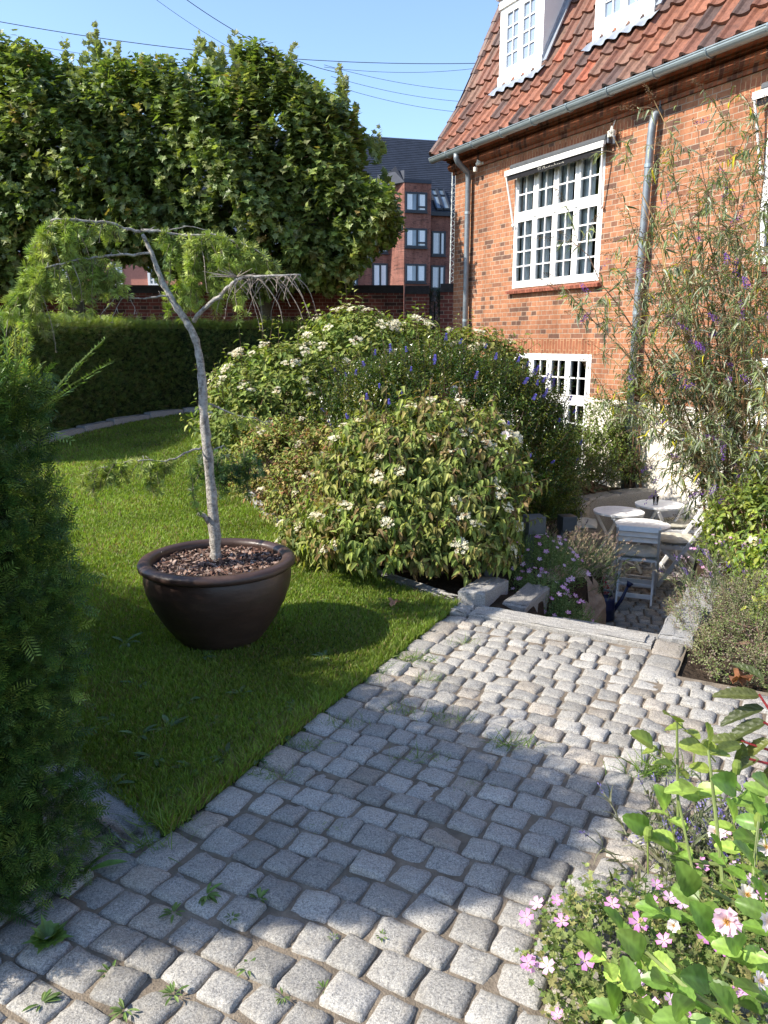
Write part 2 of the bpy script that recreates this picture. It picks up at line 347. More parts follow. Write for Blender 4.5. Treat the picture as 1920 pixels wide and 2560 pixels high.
# ------------------------------------------------------------ ground shape
O = np.array((.45, 4.40)); PD = np.array((.465, .885)); QD = np.array((.885, -.465))
def ab(q, b): return O + QD*q + PD*b
kerb = np.array([(.42,4.42),(.21,4.64),(-.09,4.98),(-.44,5.44),(-.81,6.21),(-1.15,6.91),(-1.46,7.67),(-1.72,8.7),(-1.85,10.),(-1.9,11.5),(-1.7,13.2),(-1.0,14.3)])
hkerb = np.array([(-4.9,9.0),(-4.75,10.2),(-4.67,11.2),(-4.52,12.1),(-4.15,13.2),(-3.58,14.1),(-2.4,14.45),(-.6,14.5)])
def lawn_z(y): return np.clip((np.asarray(y) - 7)*.038, 0, .29)
def pin(poly, X, Y):
    ins = np.zeros(np.shape(X), bool); n = len(poly)
    for i in range(n):
        x0, y0 = poly[i]; x1, y1 = poly[(i+1) % n]
        c = ((y0 > Y) != (y1 > Y)) & (X < (x1 - x0)*(Y - y0)/((y1 - y0) if y1 != y0 else 1e-9) + x0); ins ^= c
    return ins
def pdist(line, X, Y):
    d = np.full(np.shape(X), 1e9)
    for (x0, y0), (x1, y1) in zip(line[:-1], line[1:]):
        dx, dy = x1 - x0, y1 - y0; t = np.clip(((X - x0)*dx + (Y - y0)*dy)/(dx*dx + dy*dy), 0, 1)
        d = np.minimum(d, np.hypot(X - x0 - t*dx, Y - y0 - t*dy))
    return d
LB = tuple(ab(.012, -2.5))
lawn_poly = [tuple(p) for p in kerb] + [tuple(p) for p in hkerb[::-1]] + [(-6, 8.), (-6, 6.9), LB, tuple(ab(.012, 0))]
pit = [tuple(ab(.40, .18)), tuple(ab(1.15, .18)), tuple(ab(1.15, 2.0)), (2.95,7.0), (3.6,8.1), (4.35,8.4), (4.6,9.2), (3.9,9.9), (3.3,9.85), (2.9,9.45), (2.33,9.1), (2.05,8.45), (1.92,7.7), (1.78,7.2), (1.83,6.1)]
def gz(X, Y):
    X = np.asarray(X, float); Y = np.asarray(Y, float)
    inl = pin(lawn_poly, X, Y)
    bed_left = np.clip(pdist(kerb, X, Y) - .35, 0, 2)*-.17
    z = np.where(inl, lawn_z(Y), np.where(X > -2 + 0*Y, np.minimum(0, bed_left) + lawn_z(Y)*np.clip(1-pdist(kerb, X, Y)/1.5, 0, 1), lawn_z(Y)))
    right = (X - 1.5)*.885 - 0*Y
    b = (X - O[0])*PD[0] + (Y - O[1])*PD[1]; q = (X - O[0])*QD[0] + (Y - O[1])*QD[1]
    z = np.where((q > 1.15) & (b > -.44), -.02 - np.clip(b, 0, 4)*.11, z)
    z = np.where((b < 0) & ~inl & (Y < 4.4), -.022, z)
    z = np.where(pin(pit, X, Y), -1.06, z)
    return z
def axis(lo, hi, st, far):
    a = np.arange(lo, hi + st/2, st); g = np.geomspace(.5, far, 14); return np.concatenate((lo - g[::-1], a, hi + g))
gx = axis(-7, 6, .09, 400); gy = axis(-1.5, 15, .09, 500)
GX, GY = np.meshgrid(gx, gy); GZ = gz(GX, GY) - .012
far = (GX < -7) | (GX > 6.05) | (GY < -1.5) | (GY > 15.05); GZ = np.where(far, -.02, GZ)
GZ += np.where(pin(lawn_poly, GX, GY) | far, 0, rng.normal(size=GX.shape)*.008)
i = np.arange(len(gy)-1)[:, None]*len(gx); j = np.arange(len(gx)-1)[None]
Fg = np.stack([i+j, i+j+1, i+j+1+len(gx), i+j+len(gx)], -1).reshape(-1, 4)
g = link('ground', raw_mesh('ground', np.stack([GX, GY, GZ], -1).reshape(-1, 3), [Fg], smooth=True), M_soil); tag(g, kind='structure')
# lawn sheet
xs = np.arange(-6.2, .7, .04); ys = np.arange(1.9, 14.7, .04); X_, Y_ = np.meshgrid(xs, ys); keep = pin(lawn_poly, X_[:-1, :-1] + .02, Y_[:-1, :-1] + .02)
i = np.arange(len(ys)-1)[:, None]*len(xs); j = np.arange(len(xs)-1)[None]; Fl = np.stack([i+j, i+j+1, i+j+1+len(xs), i+j+len(xs)], -1)[keep]
lw = link('lawn', raw_mesh('lawn', np.stack([X_, Y_, lawn_z(Y_) - .002], -1).reshape(-1, 3), [Fl], smooth=True), M_lawn); tag(lw, kind='structure')
# ------------------------------------------------------------ granite setts
def setts(mb, centres, sx, sy, ax, ay, h=.05, n=9, jit=.08, zb=0.0, rough=.0026):
    """rounded stones; centres (N,2); sx,sy (N,) half sizes"""
    N = len(centres)
    t = np.array([-1, -.95, -.84, -.5, 0, .5, .84, .95, 1.]) if n == 9 else np.array([-1, -.9, -.4, .4, .9, 1.]); n = len(t)
    U, W = np.meshgrid(t, t); U = U.ravel(); W = W.ravel(); m = np.maximum(abs(U), abs(W))
    # superellipse rounding of the outline
    p = 13.0; nr = (abs(U)**p + abs(W)**p)**(1/p); k = np.where(nr > 0, m/np.maximum(nr, 1e-6), 1); Ur = U*k; Wr = W*k
    cj = rng.normal(size=(N, 4, 2))*jit*.5
    w4 = np.stack([(1-Ur)*(1-Wr), (1+Ur)*(1-Wr), (1+Ur)*(1+Wr), (1-Ur)*(1+Wr)], 0)/4
    off = np.einsum('nkc,km->nmc', cj, w4)
    wob = 1 + .018*np.sin(np.arctan2(Wr, Ur)[None]*rng.integers(3, 6, (N, 1)) + rng.random((N, 1))*6)
    lx = (Ur[None]*wob + off[:, :, 0])*sx[:, None]; ly = (Wr[None]*wob + off[:, :, 1])*sy[:, None]
    edge = np.where(m >= .999, 1.0, np.where(m > .92, .16, np.where(m > .8, .02, 0)))
    z = -edge*h + rng.normal(size=(N, len(U)))*rough*(m < .97) - (m**4)*.004
    z += (rng.normal(size=(N, 1))*Ur + rng.normal(size=(N, 1))*Wr)*.0035 + rng.normal(size=(N, 1))*.0035
    th = rng.normal(size=(N, 1))*.045; ct, st = np.cos(th), np.sin(th); lx, ly = lx*ct - ly*st, lx*st + ly*ct
    P = centres[:, None, :] + lx[..., None]*ax + ly[..., None]*ay
    zb = np.broadcast_to(np.asarray(zb, float), (N,))
    V = np.concatenate([P, (z + zb[:, None])[..., None]], -1).reshape(-1, 3)
    i = np.arange(n-1)[:, None]*n; j = np.arange(n-1)[None]; f = np.stack([i+j, i+j+1, i+j+1+n, i+j+n], -1).reshape(-1, 4)
    if ax[0]*ay[1] - ax[1]*ay[0] < 0: f = f[:, ::-1]
    Fq = (f[None] + (np.arange(N)*n*n)[:, None, None]).reshape(-1, 4)
    tone = (1 + rng.normal(size=(N, 1))*.13).clip(.62, 1.28)*np.where(rng.random((N, 1)) < .12, np.array([[1.03, .97, .90]]), np.array([[1.0, 1.0, .99]]))
    mb.add(V, [Fq], np.repeat(tone, n*n, 0))
def course(a0, a1, b, d, L0=.088, L1=.128, gap=.005):
    a = a0; out = []
    while a < a1 - .03:
        L = random.uniform(L0, L1)
        if a + L > a1: L = a1 - a
        if L > .05: out.append((a + L/2, b + random.gauss(0, .003), (L - gap)/2, (d - gap)/2*random.uniform(.98, 1.03)))
        a += L
    return out
st = []; b = -.16
while b > -4.3:
    sg_ = min(1, max(0, -b/3.6)); d = random.uniform(.088, .102) + .020*sg_; a0 = .135 if b > -2.56 else -2.4; a1 = 3.0
    if b > -.43: a1 = 1.13
    st += course(a0 + random.uniform(-.01, .01), a1, b - d/2, d, .086 + .02*sg_, .122 + .022*sg_); b -= d
st = np.array(st)
cen = O + st[:, 0:1]*QD + st[:, 1:2]*PD
# keep only stones that can be seen: foreground cull
ok = (cen[:, 1] > .35) & (cen[:, 0] > -2.3) & (cen[:, 0] < 2.9)
# gentle waviness of courses
cen[:, 1] += .02*np.sin(cen[:, 0]*2.3 + 1)
mb = MB(); setts(mb, cen[ok], st[ok, 2], st[ok, 3], QD, PD)
# border stones
bs_ = []; b = -.16
while b > -2.56:
    L = random.uniform(.13, .19); bs_.append((.065, b - L/2, .062, (L - .012)/2)); b -= L
b = -.02
while b > -.42:
    L = random.uniform(.15, .22); bs_.append((1.215, b - L/2, .078, (L - .012)/2)); b -= L
bs_ = np.array(bs_); setts(mb, O + bs_[:, 0:1]*QD + bs_[:, 1:2]*PD, bs_[:, 2], bs_[:, 3], QD, PD, zb=.004, jit=.06)
o = mb.build('cobble_path', M_sett, smooth=True, col=True); tag(o, kind='structure')
mbs = MB(); mbs.add([(-3.2,-1.2,-.0135),(3.4,-1.2,-.0135),(*ab(3.0,-.42),-.0135),(*ab(1.3,-.42),-.0135),(*ab(1.3,.02),-.0135),(*ab(-.04,.02),-.0135),(*ab(-.04,-2.48),-.0135),(*ab(-3.2,-2.48),-.0135)], [np.array([range(8)])])
tag(mbs.build('sand_joints', M_sand), kind='structure')
# big rough kerb blocks
def rough_block(mb, c2, ax, ay, hx, hy, z0, z1, n=7, r=.01, col=(1,1,1), tilt=(0,0)):
    ax = np.array(ax); ay = np.array(ay); t = np.linspace(-1, 1, n); t[1] = -.93; t[-2] = .93
    Vs = []; Fs = []; base = 0
    idx = {}
    G = [(u, w, q) for u in range(n) for w in range(n) for q in range(4) if u in (0, n-1) or w in (0, n-1) or q in (0, 3)]
    zt = [z0, z0*.5 + z1*.5, z1 - .012, z1]
    for k, (u, w, q) in enumerate(G):
        idx[(u, w, q)] = k; U = t[u]; W = t[w]
        rr = 1.0
        if q == 3: rr = 1 - .012/min(hx, hy)*(1 if max(abs(U), abs(W)) > .98 else 0)
        p = np.array(c2) + ax*U*hx*rr + ay*W*hy*rr + rng.normal(size=2)*r*.5
        Vs.append((p[0], p[1], zt[q] + (rng.normal()*r*.6 if q >= 2 else 0) + (tilt[0]*U + tilt[1]*W)*(q > 0)))
    for q in range(3):
        for e in range(n-1):
            for (a1, b1) in (((e, 0), (e+1, 0)), ((n-1, e), (n-1, e+1)), ((e+1, n-1), (e, n-1)), ((0, e+1), (0, e))):
                Fs.append((idx[(*a1, q)], idx[(*b1, q)], idx[(*b1, q+1)], idx[(*a1, q+1)]))
    for u in range(n-1):
        for w in range(n-1): Fs.append((idx[(u, w, 3)], idx[(u+1, w, 3)], idx[(u+1, w+1, 3)], idx[(u, w+1, 3)]))
    Fs = np.array(Fs)
    if ax[0]*ay[1] - ax[1]*ay[0] < 0: Fs = Fs[:, ::-1]
    mb.add(Vs, [Fs], col)
mb = MB()
rough_block(mb, ab(.63, -.075), QD, PD, .505, .075, -.3, .022, 16, .004)
rough_block(mb, ab(.055, -.075), QD, PD, .055, .07, -.2, .015)
o = mb.build('top_step', M_sett, smooth=False, col=True); tag(o, kind='structure')
mb = MB()
for k in range(1, 6):
    z1 = -.165*k; rough_block(mb, ab(.79, .16 + .35*(k-.5)), QD, PD, .37, .18, z1 - .2, z1, 6)
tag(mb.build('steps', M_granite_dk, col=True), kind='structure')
# patio setts (lower level)
st = []; v = 0.0; PA = nrm(np.array((1., -.25))); PB = np.array((.25/1.031, 1/1.031))
b = 5.9
while b < 10.3:
    d = random.uniform(.10, .115); a = -.6 + random.uniform(0, .1)
    while a < 5.0:
        L = random.uniform(.10, .15); st.append((a + L/2, b, (L-.012)/2, (d-.012)/2)); a += L
    b += d
st = np.array(st); cen = st[:, 0:1]*PA + st[:, 1:2]*PB; ok = pin(pit, cen[:, 0], cen[:, 1]) & (cen[:, 1] > 5.6)
mb = MB(); setts(mb, cen[ok], st[ok, 2], st[ok, 3], PA, PB, n=6, zb=-1.0)
tag(mb.build('patio_paving', M_sett, smooth=True, col=True), kind='structure')
mb = MB(); mb.add([(*p, -1.02) for p in pit], [np.array([range(len(pit))])]); tag(mb.build('patio_bed_sand', M_sand), kind='structure')
# lawn kerbs: run of granite strips
def kerb_run(name, line, w, z0f, h, off=0):
    mb = MB(); L = np.asarray(line)
    seg = np.linalg.norm(np.diff(L, axis=0), axis=1); S = np.concatenate(([0], np.cumsum(seg))); s = 0
    while s < S[-1] - .1:
        e = min(s + random.uniform(.7, 1.1), S[-1]); p = np.array([np.interp(s + .006, S, L[:, k]) for k in (0, 1)]); q = np.array([np.interp(e - .006, S, L[:, k]) for k in (0, 1)])
        d = nrm(q - p); nn = np.array((d[1], -d[0])); c = (p + q)/2 + nn*off; z = float(lawn_z(c[1]))
        rough_block(mb, c, d, np.array((-d[1], d[0])), np.linalg.norm(q-p)/2, w/2, z - .12, z + h, 8, .004, col=(1,1,1)); s = e
    o = mb.build(name, M_granite, smooth=True, col=True); tag(o, kind='structure'); return o
kerb_run('bed_kerb', kerb, .11, 0, .018, .05)
kerb_run('hedge_kerb', hkerb, .16, 0, .10, -.08)
kerb_run('hedge_kerb_front', np.array([(-.72,2.18),(-1.04,2.49),(-1.75,3.16),(-2.6,3.95)]), .15, 0, .006, -.03)
# ------------------------------------------------------------ stair cheeks: granite blocks and boulder
def block_thing(name, c2, ax, ay, hx, hy, z0, z1, label, tilt=(0,0), mat=None, group=None):
    t = MB(); rough_block(t, c2, ax, ay, hx, hy, z0, z1, 8, .005, tilt=tilt)
    V = t.V[0] - np.array((c2[0], c2[1], z0)); me = raw_mesh(name, V, t.F, t.C[0]); o = link(name, me, mat or M_granite); o.location = (c2[0], c2[1], z0)
    return tag(o, label, 'granite block', group)
GRP = 'granite blocks edging the stair and the patio'
block_thing('granite_block', ab(.07, .24), PD, QD, .22, .085, -.4, .075, 'rough granite block at the left end of the top step, beside the lawn kerb', (-.015, .0), group=GRP)
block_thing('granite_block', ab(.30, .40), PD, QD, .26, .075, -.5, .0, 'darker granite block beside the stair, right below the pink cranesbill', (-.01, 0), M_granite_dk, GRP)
block_thing('granite_block', ab(1.235, .33), PD, QD, .33, .09, -.6, .012, 'pale granite block at the right end of the top step', (-.01, 0), group=GRP)
block_thing('granite_block', ab(1.26, .95), PD, QD, .27, .10, -.9, -.04, 'pale granite block further down the right side of the stair under trailing catmint', (-.02, 0), group=GRP)
block_thing('granite_block', ab(1.28, 1.52), PD, QD, .27, .10, -1.0, -.12, 'granite block at the foot of the right stair wall, beneath grey foliage', (-.02, 0), group=GRP)
# curved seat wall round the patio
cw = [(3.45,9.62),(2.86,9.36),(2.38,9.05),(2.12,8.5),(1.98,7.85),(1.86,7.3)]
labs = ['long granite wall block behind the drinking glass, against the white house base', 'long granite wall block behind the two rear patio tables', 'granite wall block behind the left cushion, under the clipped evergreen', 'low granite wall block left of the cushioned seat', 'granite wall block between the two black bollard lamps']
for k in range(5):
    p = np.array(cw[k]); q = np.array(cw[k+1]); d = nrm(q - p); c = (p + q)/2; z1 = (-.27, -.28, -.30, -.42, -.45)[k]
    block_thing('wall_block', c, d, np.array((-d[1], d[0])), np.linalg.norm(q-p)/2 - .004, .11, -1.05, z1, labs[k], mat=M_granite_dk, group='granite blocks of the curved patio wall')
def rock(name, c, rad, seed, label, rot=0.0, mat=None):
    r_ = np.random.default_rng(seed); th = np.linspace(0, math.pi, 22); ph = np.linspace(0, 2*math.pi, 33)[:-1]; D = []
    for a_ in th:
        for b_ in ph: D.append((math.sin(a_)*math.cos(b_), math.sin(a_)*math.sin(b_), math.cos(a_)))
    D = np.array(D); pl = nrm(r_.normal(size=(16, 3))); hh = r_.uniform(.72, 1.0, 16)
    rr = np.min(np.where(D@pl.T > .05, hh/np.maximum(D@pl.T, .05), 9), axis=1).clip(0, 1.15); rr = rr*(1 + .03*np.sin(D@r_.normal(size=3)*9) + r_.normal(size=len(D))*.008)
    V = D*rr[:, None]*np.array(rad); ct, s_ = math.cos(rot), math.sin(rot); V = np.stack([V[:, 0]*ct - V[:, 1]*s_, V[:, 0]*s_ + V[:, 1]*ct, V[:, 2]], -1)
    n = 32; i = np.arange(21)[:, None]*n; j = np.arange(n)[None]; j2 = (j+1) % n
    Fq = np.stack([i+j, i+n+j, i+n+j2, i+j2], -1).reshape(-1, 4)
    o = link(name, raw_mesh(name, V, [Fq], smooth=False), mat or M_rock); o.location = c; return tag(o, label, 'boulder')
rock('boulder', (1.28, 5.52, -.68), (1.0, .33, .46), 5, 'large tan boulder walling the left side of the stair beside the watering can', math.atan2(.885, .40))
rock('boulder', (1.52, 7.05, -.75), (.3, .34, .36), 9, 'smaller grey brown boulder below the lavender by the patio', .4)
# ============================================================ THE BRICK HOUSE (local: x along facade towards the camera, y into the house)
HC = (1.2, 13.78, 0.0); HRZ = math.atan2(-.885, .466)
house = thing('brick_house', HC, 'orange brick house with red pantile mansard roof, white dormers and white small-paned windows', 'house', rz=HRZ)
def hb(m, name, mat, parent=None, smooth=False, col=False):
    o = m.build(name, mat, None, smooth, col); o.parent = parent if parent is not None else house; return o
def holed(mb, s0, s1, z0, z1, holes, y=0.0, dep=.12):
    ss = sorted({s0, s1} | {min(max(v, s0), s1) for h in holes for v in h[:2]}); zz = sorted({z0, z1} | {min(max(v, z0), z1) for h in holes for v in h[2:]})
    for a0, a1 in zip(ss[:-1], ss[1:]):
        for c0, c1 in zip(zz[:-1], zz[1:]):
            ms, mz = (a0+a1)/2, (c0+c1)/2
            if any(h[0] < ms < h[1] and h[2] < mz < h[3] for h in holes): continue
            mb.add([(a0,y,c0),(a1,y,c0),(a1,y,c1),(a0,y,c1)], [(0,1,2,3)])
    for h in holes:
        a0, a1 = max(h[0], s0), min(h[1], s1); c0, c1 = max(h[2], z0), min(h[3], z1)
        if a0 >= a1 or c0 >= c1: continue
        mb.add([(a0,y,c0),(a0,y+dep,c0),(a0,y+dep,c1),(a0,y,c1)], [(0,1,2,3)]); mb.add([(a1,y,c0),(a1,y,c1),(a1,y+dep,c1),(a1,y+dep,c0)], [(0,1,2,3)])
        if c1 == h[3]: mb.add([(a0,y,c1),(a0,y+dep,c1),(a1,y+dep,c1),(a1,y,c1)], [(0,1,2,3)])
        if c0 == h[2]: mb.add([(a0,y,c0),(a1,y,c0),(a1,y+dep,c0),(a0,y+dep,c0)], [(0,1,2,3)])
HW = [(1.66, 3.55, 2.35, 4.02), (1.75, 3.5, -.2, 1.38), (5.9, 7.79, 2.35, 4.02), (5.95, 7.7, -.2, 1.38)]
m = MB(); holed(m, 0, 12, .8, 4.36, HW); m.add([(0,0,-1.2),(0,8,-1.2),(0,8,4.6),(0,0,4.6)], [(3,2,1,0)]); m.add([(12,0,-1.2),(12,8,-1.2),(12,8,4.6),(12,0,4.6)], [(0,1,2,3)]); m.add([(0,8,-1.2),(12,8,-1.2),(12,8,4.6),(0,8,4.6)], [(3,2,1,0)])
hb(m, 'wall', M_brick)
m = MB(); holed(m, -.0, 12, -1.2, .8, HW, y=-.022, dep=.14); m.add([(0,-.022,.8),(12,-.022,.8),(12,0,.8),(0,0,.8)], [(0,1,2,3)]); hb(m, 'plinth', M_plaster)
for a0, a1, c0, c1 in ((1.25,4.0,4.04,4.215), (1.62,3.64,1.385,1.59), (5.4,8.0,4.04,4.215), (5.66,7.7,1.385,1.59)):
    m = MB(); m.box((a0,-.004,c0),(a1,.02,c1)); hb(m, 'soldier_course', M_brick_v)
# cornice: corbelled brick with roll
prof = [(0,4.27),(-.035,4.27),(-.035,4.32),(-.06,4.32)] + [(-.07 - .062*math.sin(t), 4.385 - .058*math.cos(t)) for t in np.linspace(0, math.pi, 9)] + [(-.10,4.447),(-.15,4.455),(-.15,4.48),(-.24,4.485),(-.24,4.52),(0,4.52)]
def extr(mb, prof, s0, s1, col=None):
    n = len(prof); V = [(s0, y, z) for y, z in prof] + [(s1, y, z) for y, z in prof]
    mb.add(V, [np.array([(i, i+1, n+i+1, n+i) for i in range(n-1)]), np.array([list(range(n))[::-1]]), np.array([list(range(n, 2*n))])], col)
m = MB(); extr(m, prof, -.05, 12); hb(m, 'cornice', M_cornice)
# sills of sloping red brick
for a0, a1, z in ((1.60, 3.62, 2.35), (5.84, 7.85, 2.35)):
    m = MB(); n = 34
    for k in range(n):
        x0 = a0 + (a1-a0)*k/n; x1 = a0 + (a1-a0)*(k+1)/n - .006
        m.add([(x0,-.075,z-.085),(x1,-.075,z-.085),(x1,.05,z-.085),(x0,.05,z-.085),(x0,-.085,z-.045),(x1,-.085,z-.045),(x1,.05,z-.002),(x0,.05,z-.002)], [(0,3,2,1),(4,5,6,7),(0,1,5,4),(1,2,6,5),(2,3,7,6),(3,0,4,7)], np.array((.30,.10,.06))*random.uniform(.8,1.25))
    hb(m, 'window_sill', attr_mat('sill_brick') if 'sill_brick' not in bpy.data.materials else bpy.data.materials['sill_brick'], col=True)
def window(s0, s1, z0, z1, cols_, bands, y=.03, name='window', curtains=True, glass=None, parent=None, fr=.055, room=True):
    """bands: list of (z_lo, z_hi, rows) as fractions"""
    m = MB(); d0, d1 = y - .03, y + .05
    m.box((s0,d0,z0),(s0+fr,d1,z1)); m.box((s1-fr,d0,z0),(s1,d1,z1)); m.box((s0+fr,d0,z1-fr),(s1-fr,d1,z1)); m.box((s0+fr,d0-.012,z0),(s1-fr,d1,z0+fr))
    cw_ = (s1 - s0 - 2*fr)/cols_
    for k in range(1, cols_): m.box((s0+fr+cw_*k-.018,d0+.002,z0+fr),(s0+fr+cw_*k+.018,d1-.002,z1-fr))
    zs = [z0 + fr + (z1-z0-2*fr)*f for f in [bands[0][0]] + [bb[1] for bb in bands]]
    for zc in zs[1:-1]: m.box((s0+fr,d0-.014,zc-.028),(s1-fr,d1,zc+.028))
    w = hb(m, name, M_white, parent)
    for bi, (f0, f1, rows) in enumerate(bands):
        zb0, zb1 = zs[bi] + (.03 if bi else 0), zs[bi+1] - (.03 if bi < len(bands)-1 else 0)
        for k in range(cols_):
            a0 = s0 + fr + cw_*k + (.02 if k else 0); a1 = s0 + fr + cw_*(k+1) - (.02 if k < cols_-1 else 0)
            q = MB(); e = .036; y0, y1 = d0 - .008, d0 + .034
            q.box((a0,y0,zb0),(a0+e,y1,zb1)); q.box((a1-e,y0,zb0),(a1,y1,zb1)); q.box((a0+e,y0,zb0),(a1-e,y1,zb0+e*1.25)); q.box((a0+e,y0,zb1-e),(a1-e,y1,zb1))
            mid = (a0+a1)/2; q.box((mid-.011,y0+.006,zb0+e*1.25),(mid+.011,y1-.004,zb1-e))
            for r_ in range(1, rows):
                zr = zb0 + e*1.25 + (zb1-zb0-e*2.25)*r_/rows; q.box((a0+e,y0+.009,zr-.010),(a1-e,y1-.006,zr+.010))
            for hz in (.2, .8): q.box((a0-.006 if k % 2 == 0 else a1-.004, y0-.008, zb0+(zb1-zb0)*hz-.03), (a0+.004 if k % 2 == 0 else a1+.006, y0, zb0+(zb1-zb0)*hz+.03))
            sh = hb(q, 'sash', M_white, w)
            gq = MB(); gq.add([(a0+e-.004,y1-.012,zb0+e),(a1-e+.004,y1-.012,zb0+e),(a1-e+.004,y1-.012,zb1-e+.004),(a0+e-.004,y1-.012,zb1-e+.004)], [(0,1,2,3)]); hb(gq, 'glass', glass or M_glass, w)
    if curtains:
        for k in range(cols_):
            a0 = s0 + fr + cw_*k; q = MB(); n = 24; xs_ = np.linspace(a0 + .0, a0 + cw_*.52, n); yy = y + .075 + .018*np.sin(np.arange(n)*1.9)
            V = [(x, v, z0 + .03) for x, v in zip(xs_, yy)] + [(x, v, z1 - .05) for x, v in zip(xs_, yy)]
            q.add(V, [np.array([(i, i+1, n+i+1, n+i) for i in range(n-1)])]); hb(q, 'curtain', M_curtain, w, smooth=True)
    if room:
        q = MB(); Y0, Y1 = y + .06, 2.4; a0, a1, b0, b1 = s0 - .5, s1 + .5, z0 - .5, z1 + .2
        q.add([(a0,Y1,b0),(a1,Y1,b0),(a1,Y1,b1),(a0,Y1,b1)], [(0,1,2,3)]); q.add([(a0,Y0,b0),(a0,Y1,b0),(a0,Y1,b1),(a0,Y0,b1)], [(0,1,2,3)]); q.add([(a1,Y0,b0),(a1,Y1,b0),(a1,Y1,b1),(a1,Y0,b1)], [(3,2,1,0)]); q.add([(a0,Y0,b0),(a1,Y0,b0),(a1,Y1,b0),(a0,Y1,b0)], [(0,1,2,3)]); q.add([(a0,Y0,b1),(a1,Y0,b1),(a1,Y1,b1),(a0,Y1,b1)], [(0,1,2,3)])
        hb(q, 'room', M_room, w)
    return w
tall = [(0, .615, 4), (0, 1, 2)]
for (s0, s1) in ((1.66, 3.55), (5.9, 7.79)): window(s0, s1, 2.35, 4.02, 4, tall)
for (s0, s1) in ((1.75, 3.5), (5.95, 7.7)): window(s0, s1, -.2, 1.38, 4, [(0, .60, 3), (0, 1, 2)], curtains=False)
# roof surface
RP = np.array([(-.30,4.535),(-.05,4.89),(.31,5.45),(.62,6.10),(1.0,6.92),(1.4,7.78),(1.9,8.86)])
arc = np.concatenate(([0], np.cumsum(np.linalg.norm(np.diff(RP, axis=0), axis=1))))
def rp(a): return np.array((np.interp(a, arc, RP[:, 0]), np.interp(a, arc, RP[:, 1])))
V = []; Fq = []; Cc = []; k0 = 0; cwid = .235; ex = .335; u = np.array([0, .1, .2, .3, .4, .55, .7, .85, 1.0]); hgt = np.where(u < .42, .046*np.sin(math.pi*u/.42), -.010*np.sin(math.pi*(u-.42)/.58))
tile_c = [(.215,.086,.050),(.18,.074,.046),(.135,.070,.050),(.27,.105,.058),(.10,.060,.048),(.19,.10,.066)]
for r_ in range(int(arc[-1]/ex)):
    a0 = r_*ex - .02; a1 = a0 + ex + .05
    for c in range(42):
        s0 = -.2 + c*cwid; tc = np.array(random.choice(tile_c))*random.uniform(.75, 1.2)
        if random.random() < .035: tc = np.array((.34,.10,.05))
        ja = random.gauss(0, .004); jl = random.gauss(0, .004)
        rows_ = []
        for a_, off in ((a0 + ja, .052), (a0 + ja, .066), ((a0+a1)/2, .046), (a1, .022)):
            p = rp(max(a_, 0)); q = rp(max(a_, 0) + .02); t_ = nrm(q - p); nn = np.array((-t_[1], t_[0]))
            sc = 1.0
            for uu, hh in zip(u, hgt):
                o_ = off + hh - (.024 if off == .052 else 0) + jl
                rows_.append((s0 + uu*cwid*1.02, p[0] + nn[0]*o_, p[1] + nn[1]*o_))
        V += rows_; Cc += [tuple(tc)]*36
        for i in range(3):
            for j in range(8): Fq.append((k0+i*9+j, k0+i*9+j+1, k0+(i+1)*9+j+1, k0+(i+1)*9+j))
        k0 += 36
roof = link('roof', raw_mesh('roof', np.array(V), [np.array(Fq)], np.array(Cc), smooth=False), M_tile, house)
m = MB(); V = [(s_, y, z) for s_ in (-.18, 9.7) for y, z in RP]; n = len(RP); m.add(V, [np.array([(i, i+1, n+i+1, n+i) for i in range(n-1)])]); m.add([(-.18,1.9,8.86),(9.7,1.9,8.86),(9.7,6.1,8.86),(-.18,6.1,8.86),(-.18,8.3,4.6),(9.7,8.3,4.6)], [(0,1,2,3),(3,2,5,4)]); m.add([(-.18,-.3,4.6),(-.18,8.3,4.6),(-.18,6.1,8.86),(-.18,1.9,8.86)], [(0,1,2,3)])
hb(m, 'roof_deck', M_slate, roof)
m = MB(); a_ = 0
while a_ < arc[-1] - .3:
    p = rp(a_); q = rp(a_ + .34); m.tube([(-.2, p[0]-.03, p[1]+.05), (-.2, q[0]-.05, q[1]+.02)], [.085, .07], 10, np.array((.16,.10,.08))*random.uniform(.8, 1.2)); a_ += .31
hb(m, 'ridge_tile', M_tile, roof, col=True)
# gutter
g0, g1 = -.17, 11.5; t_ = np.linspace(math.pi, 2*math.pi, 11); pr = [(-.36 + .07*math.cos(t), 4.515 + .07*math.sin(t)) for t in t_] + [(-.36 + .064*math.cos(t), 4.515 + .064*math.sin(t)) for t in t_[::-1]]
m = MB(); extr(m, pr, g0, g1); m.tube([(g0, -.43, 4.518), (g1, -.43, 4.518)], .009, 8); m.add([(g0, -.36 + .07*math.cos(t), 4.515 + .07*math.sin(t)) for t in t_], [np.array([range(11)])])
gut = hb(m, 'gutter', M_zinc)
for s_ in np.arange(.35, 9, .72):
    q = MB(); q.tube([(s_, -.36 + .076*math.cos(t), 4.515 + .076*math.sin(t)) for t in np.linspace(math.pi*.95, 2.02*math.pi, 12)], .009, 6); hb(q, 'bracket', M_zinc, gut)
def pipe(pts, r=.045, mat=None):
    m = MB(); m.tube(pts, r, 14); z = pts[-1][2]; o = hb(m, 'downpipe', mat or bpy.data.materials.get('dull_zinc') or plain('dull_zinc', (.22,.25,.27), .5, .5, .4, var=.2), smooth=True)
    for zz in (3.6, 1.9, .5):
        if zz < pts[0][2]: q = MB(); q.lathe([(r+.002,-.02),(r+.007,-.02),(r+.007,.02),(r+.002,.02)], (np.interp(-zz, [-p[2] for p in pts], [p[0] for p in pts]), np.interp(-zz, [-p[2] for p in pts], [p[1] for p in pts]), zz), 14); hb(q, 'pipe_clip', M_zinc, o)
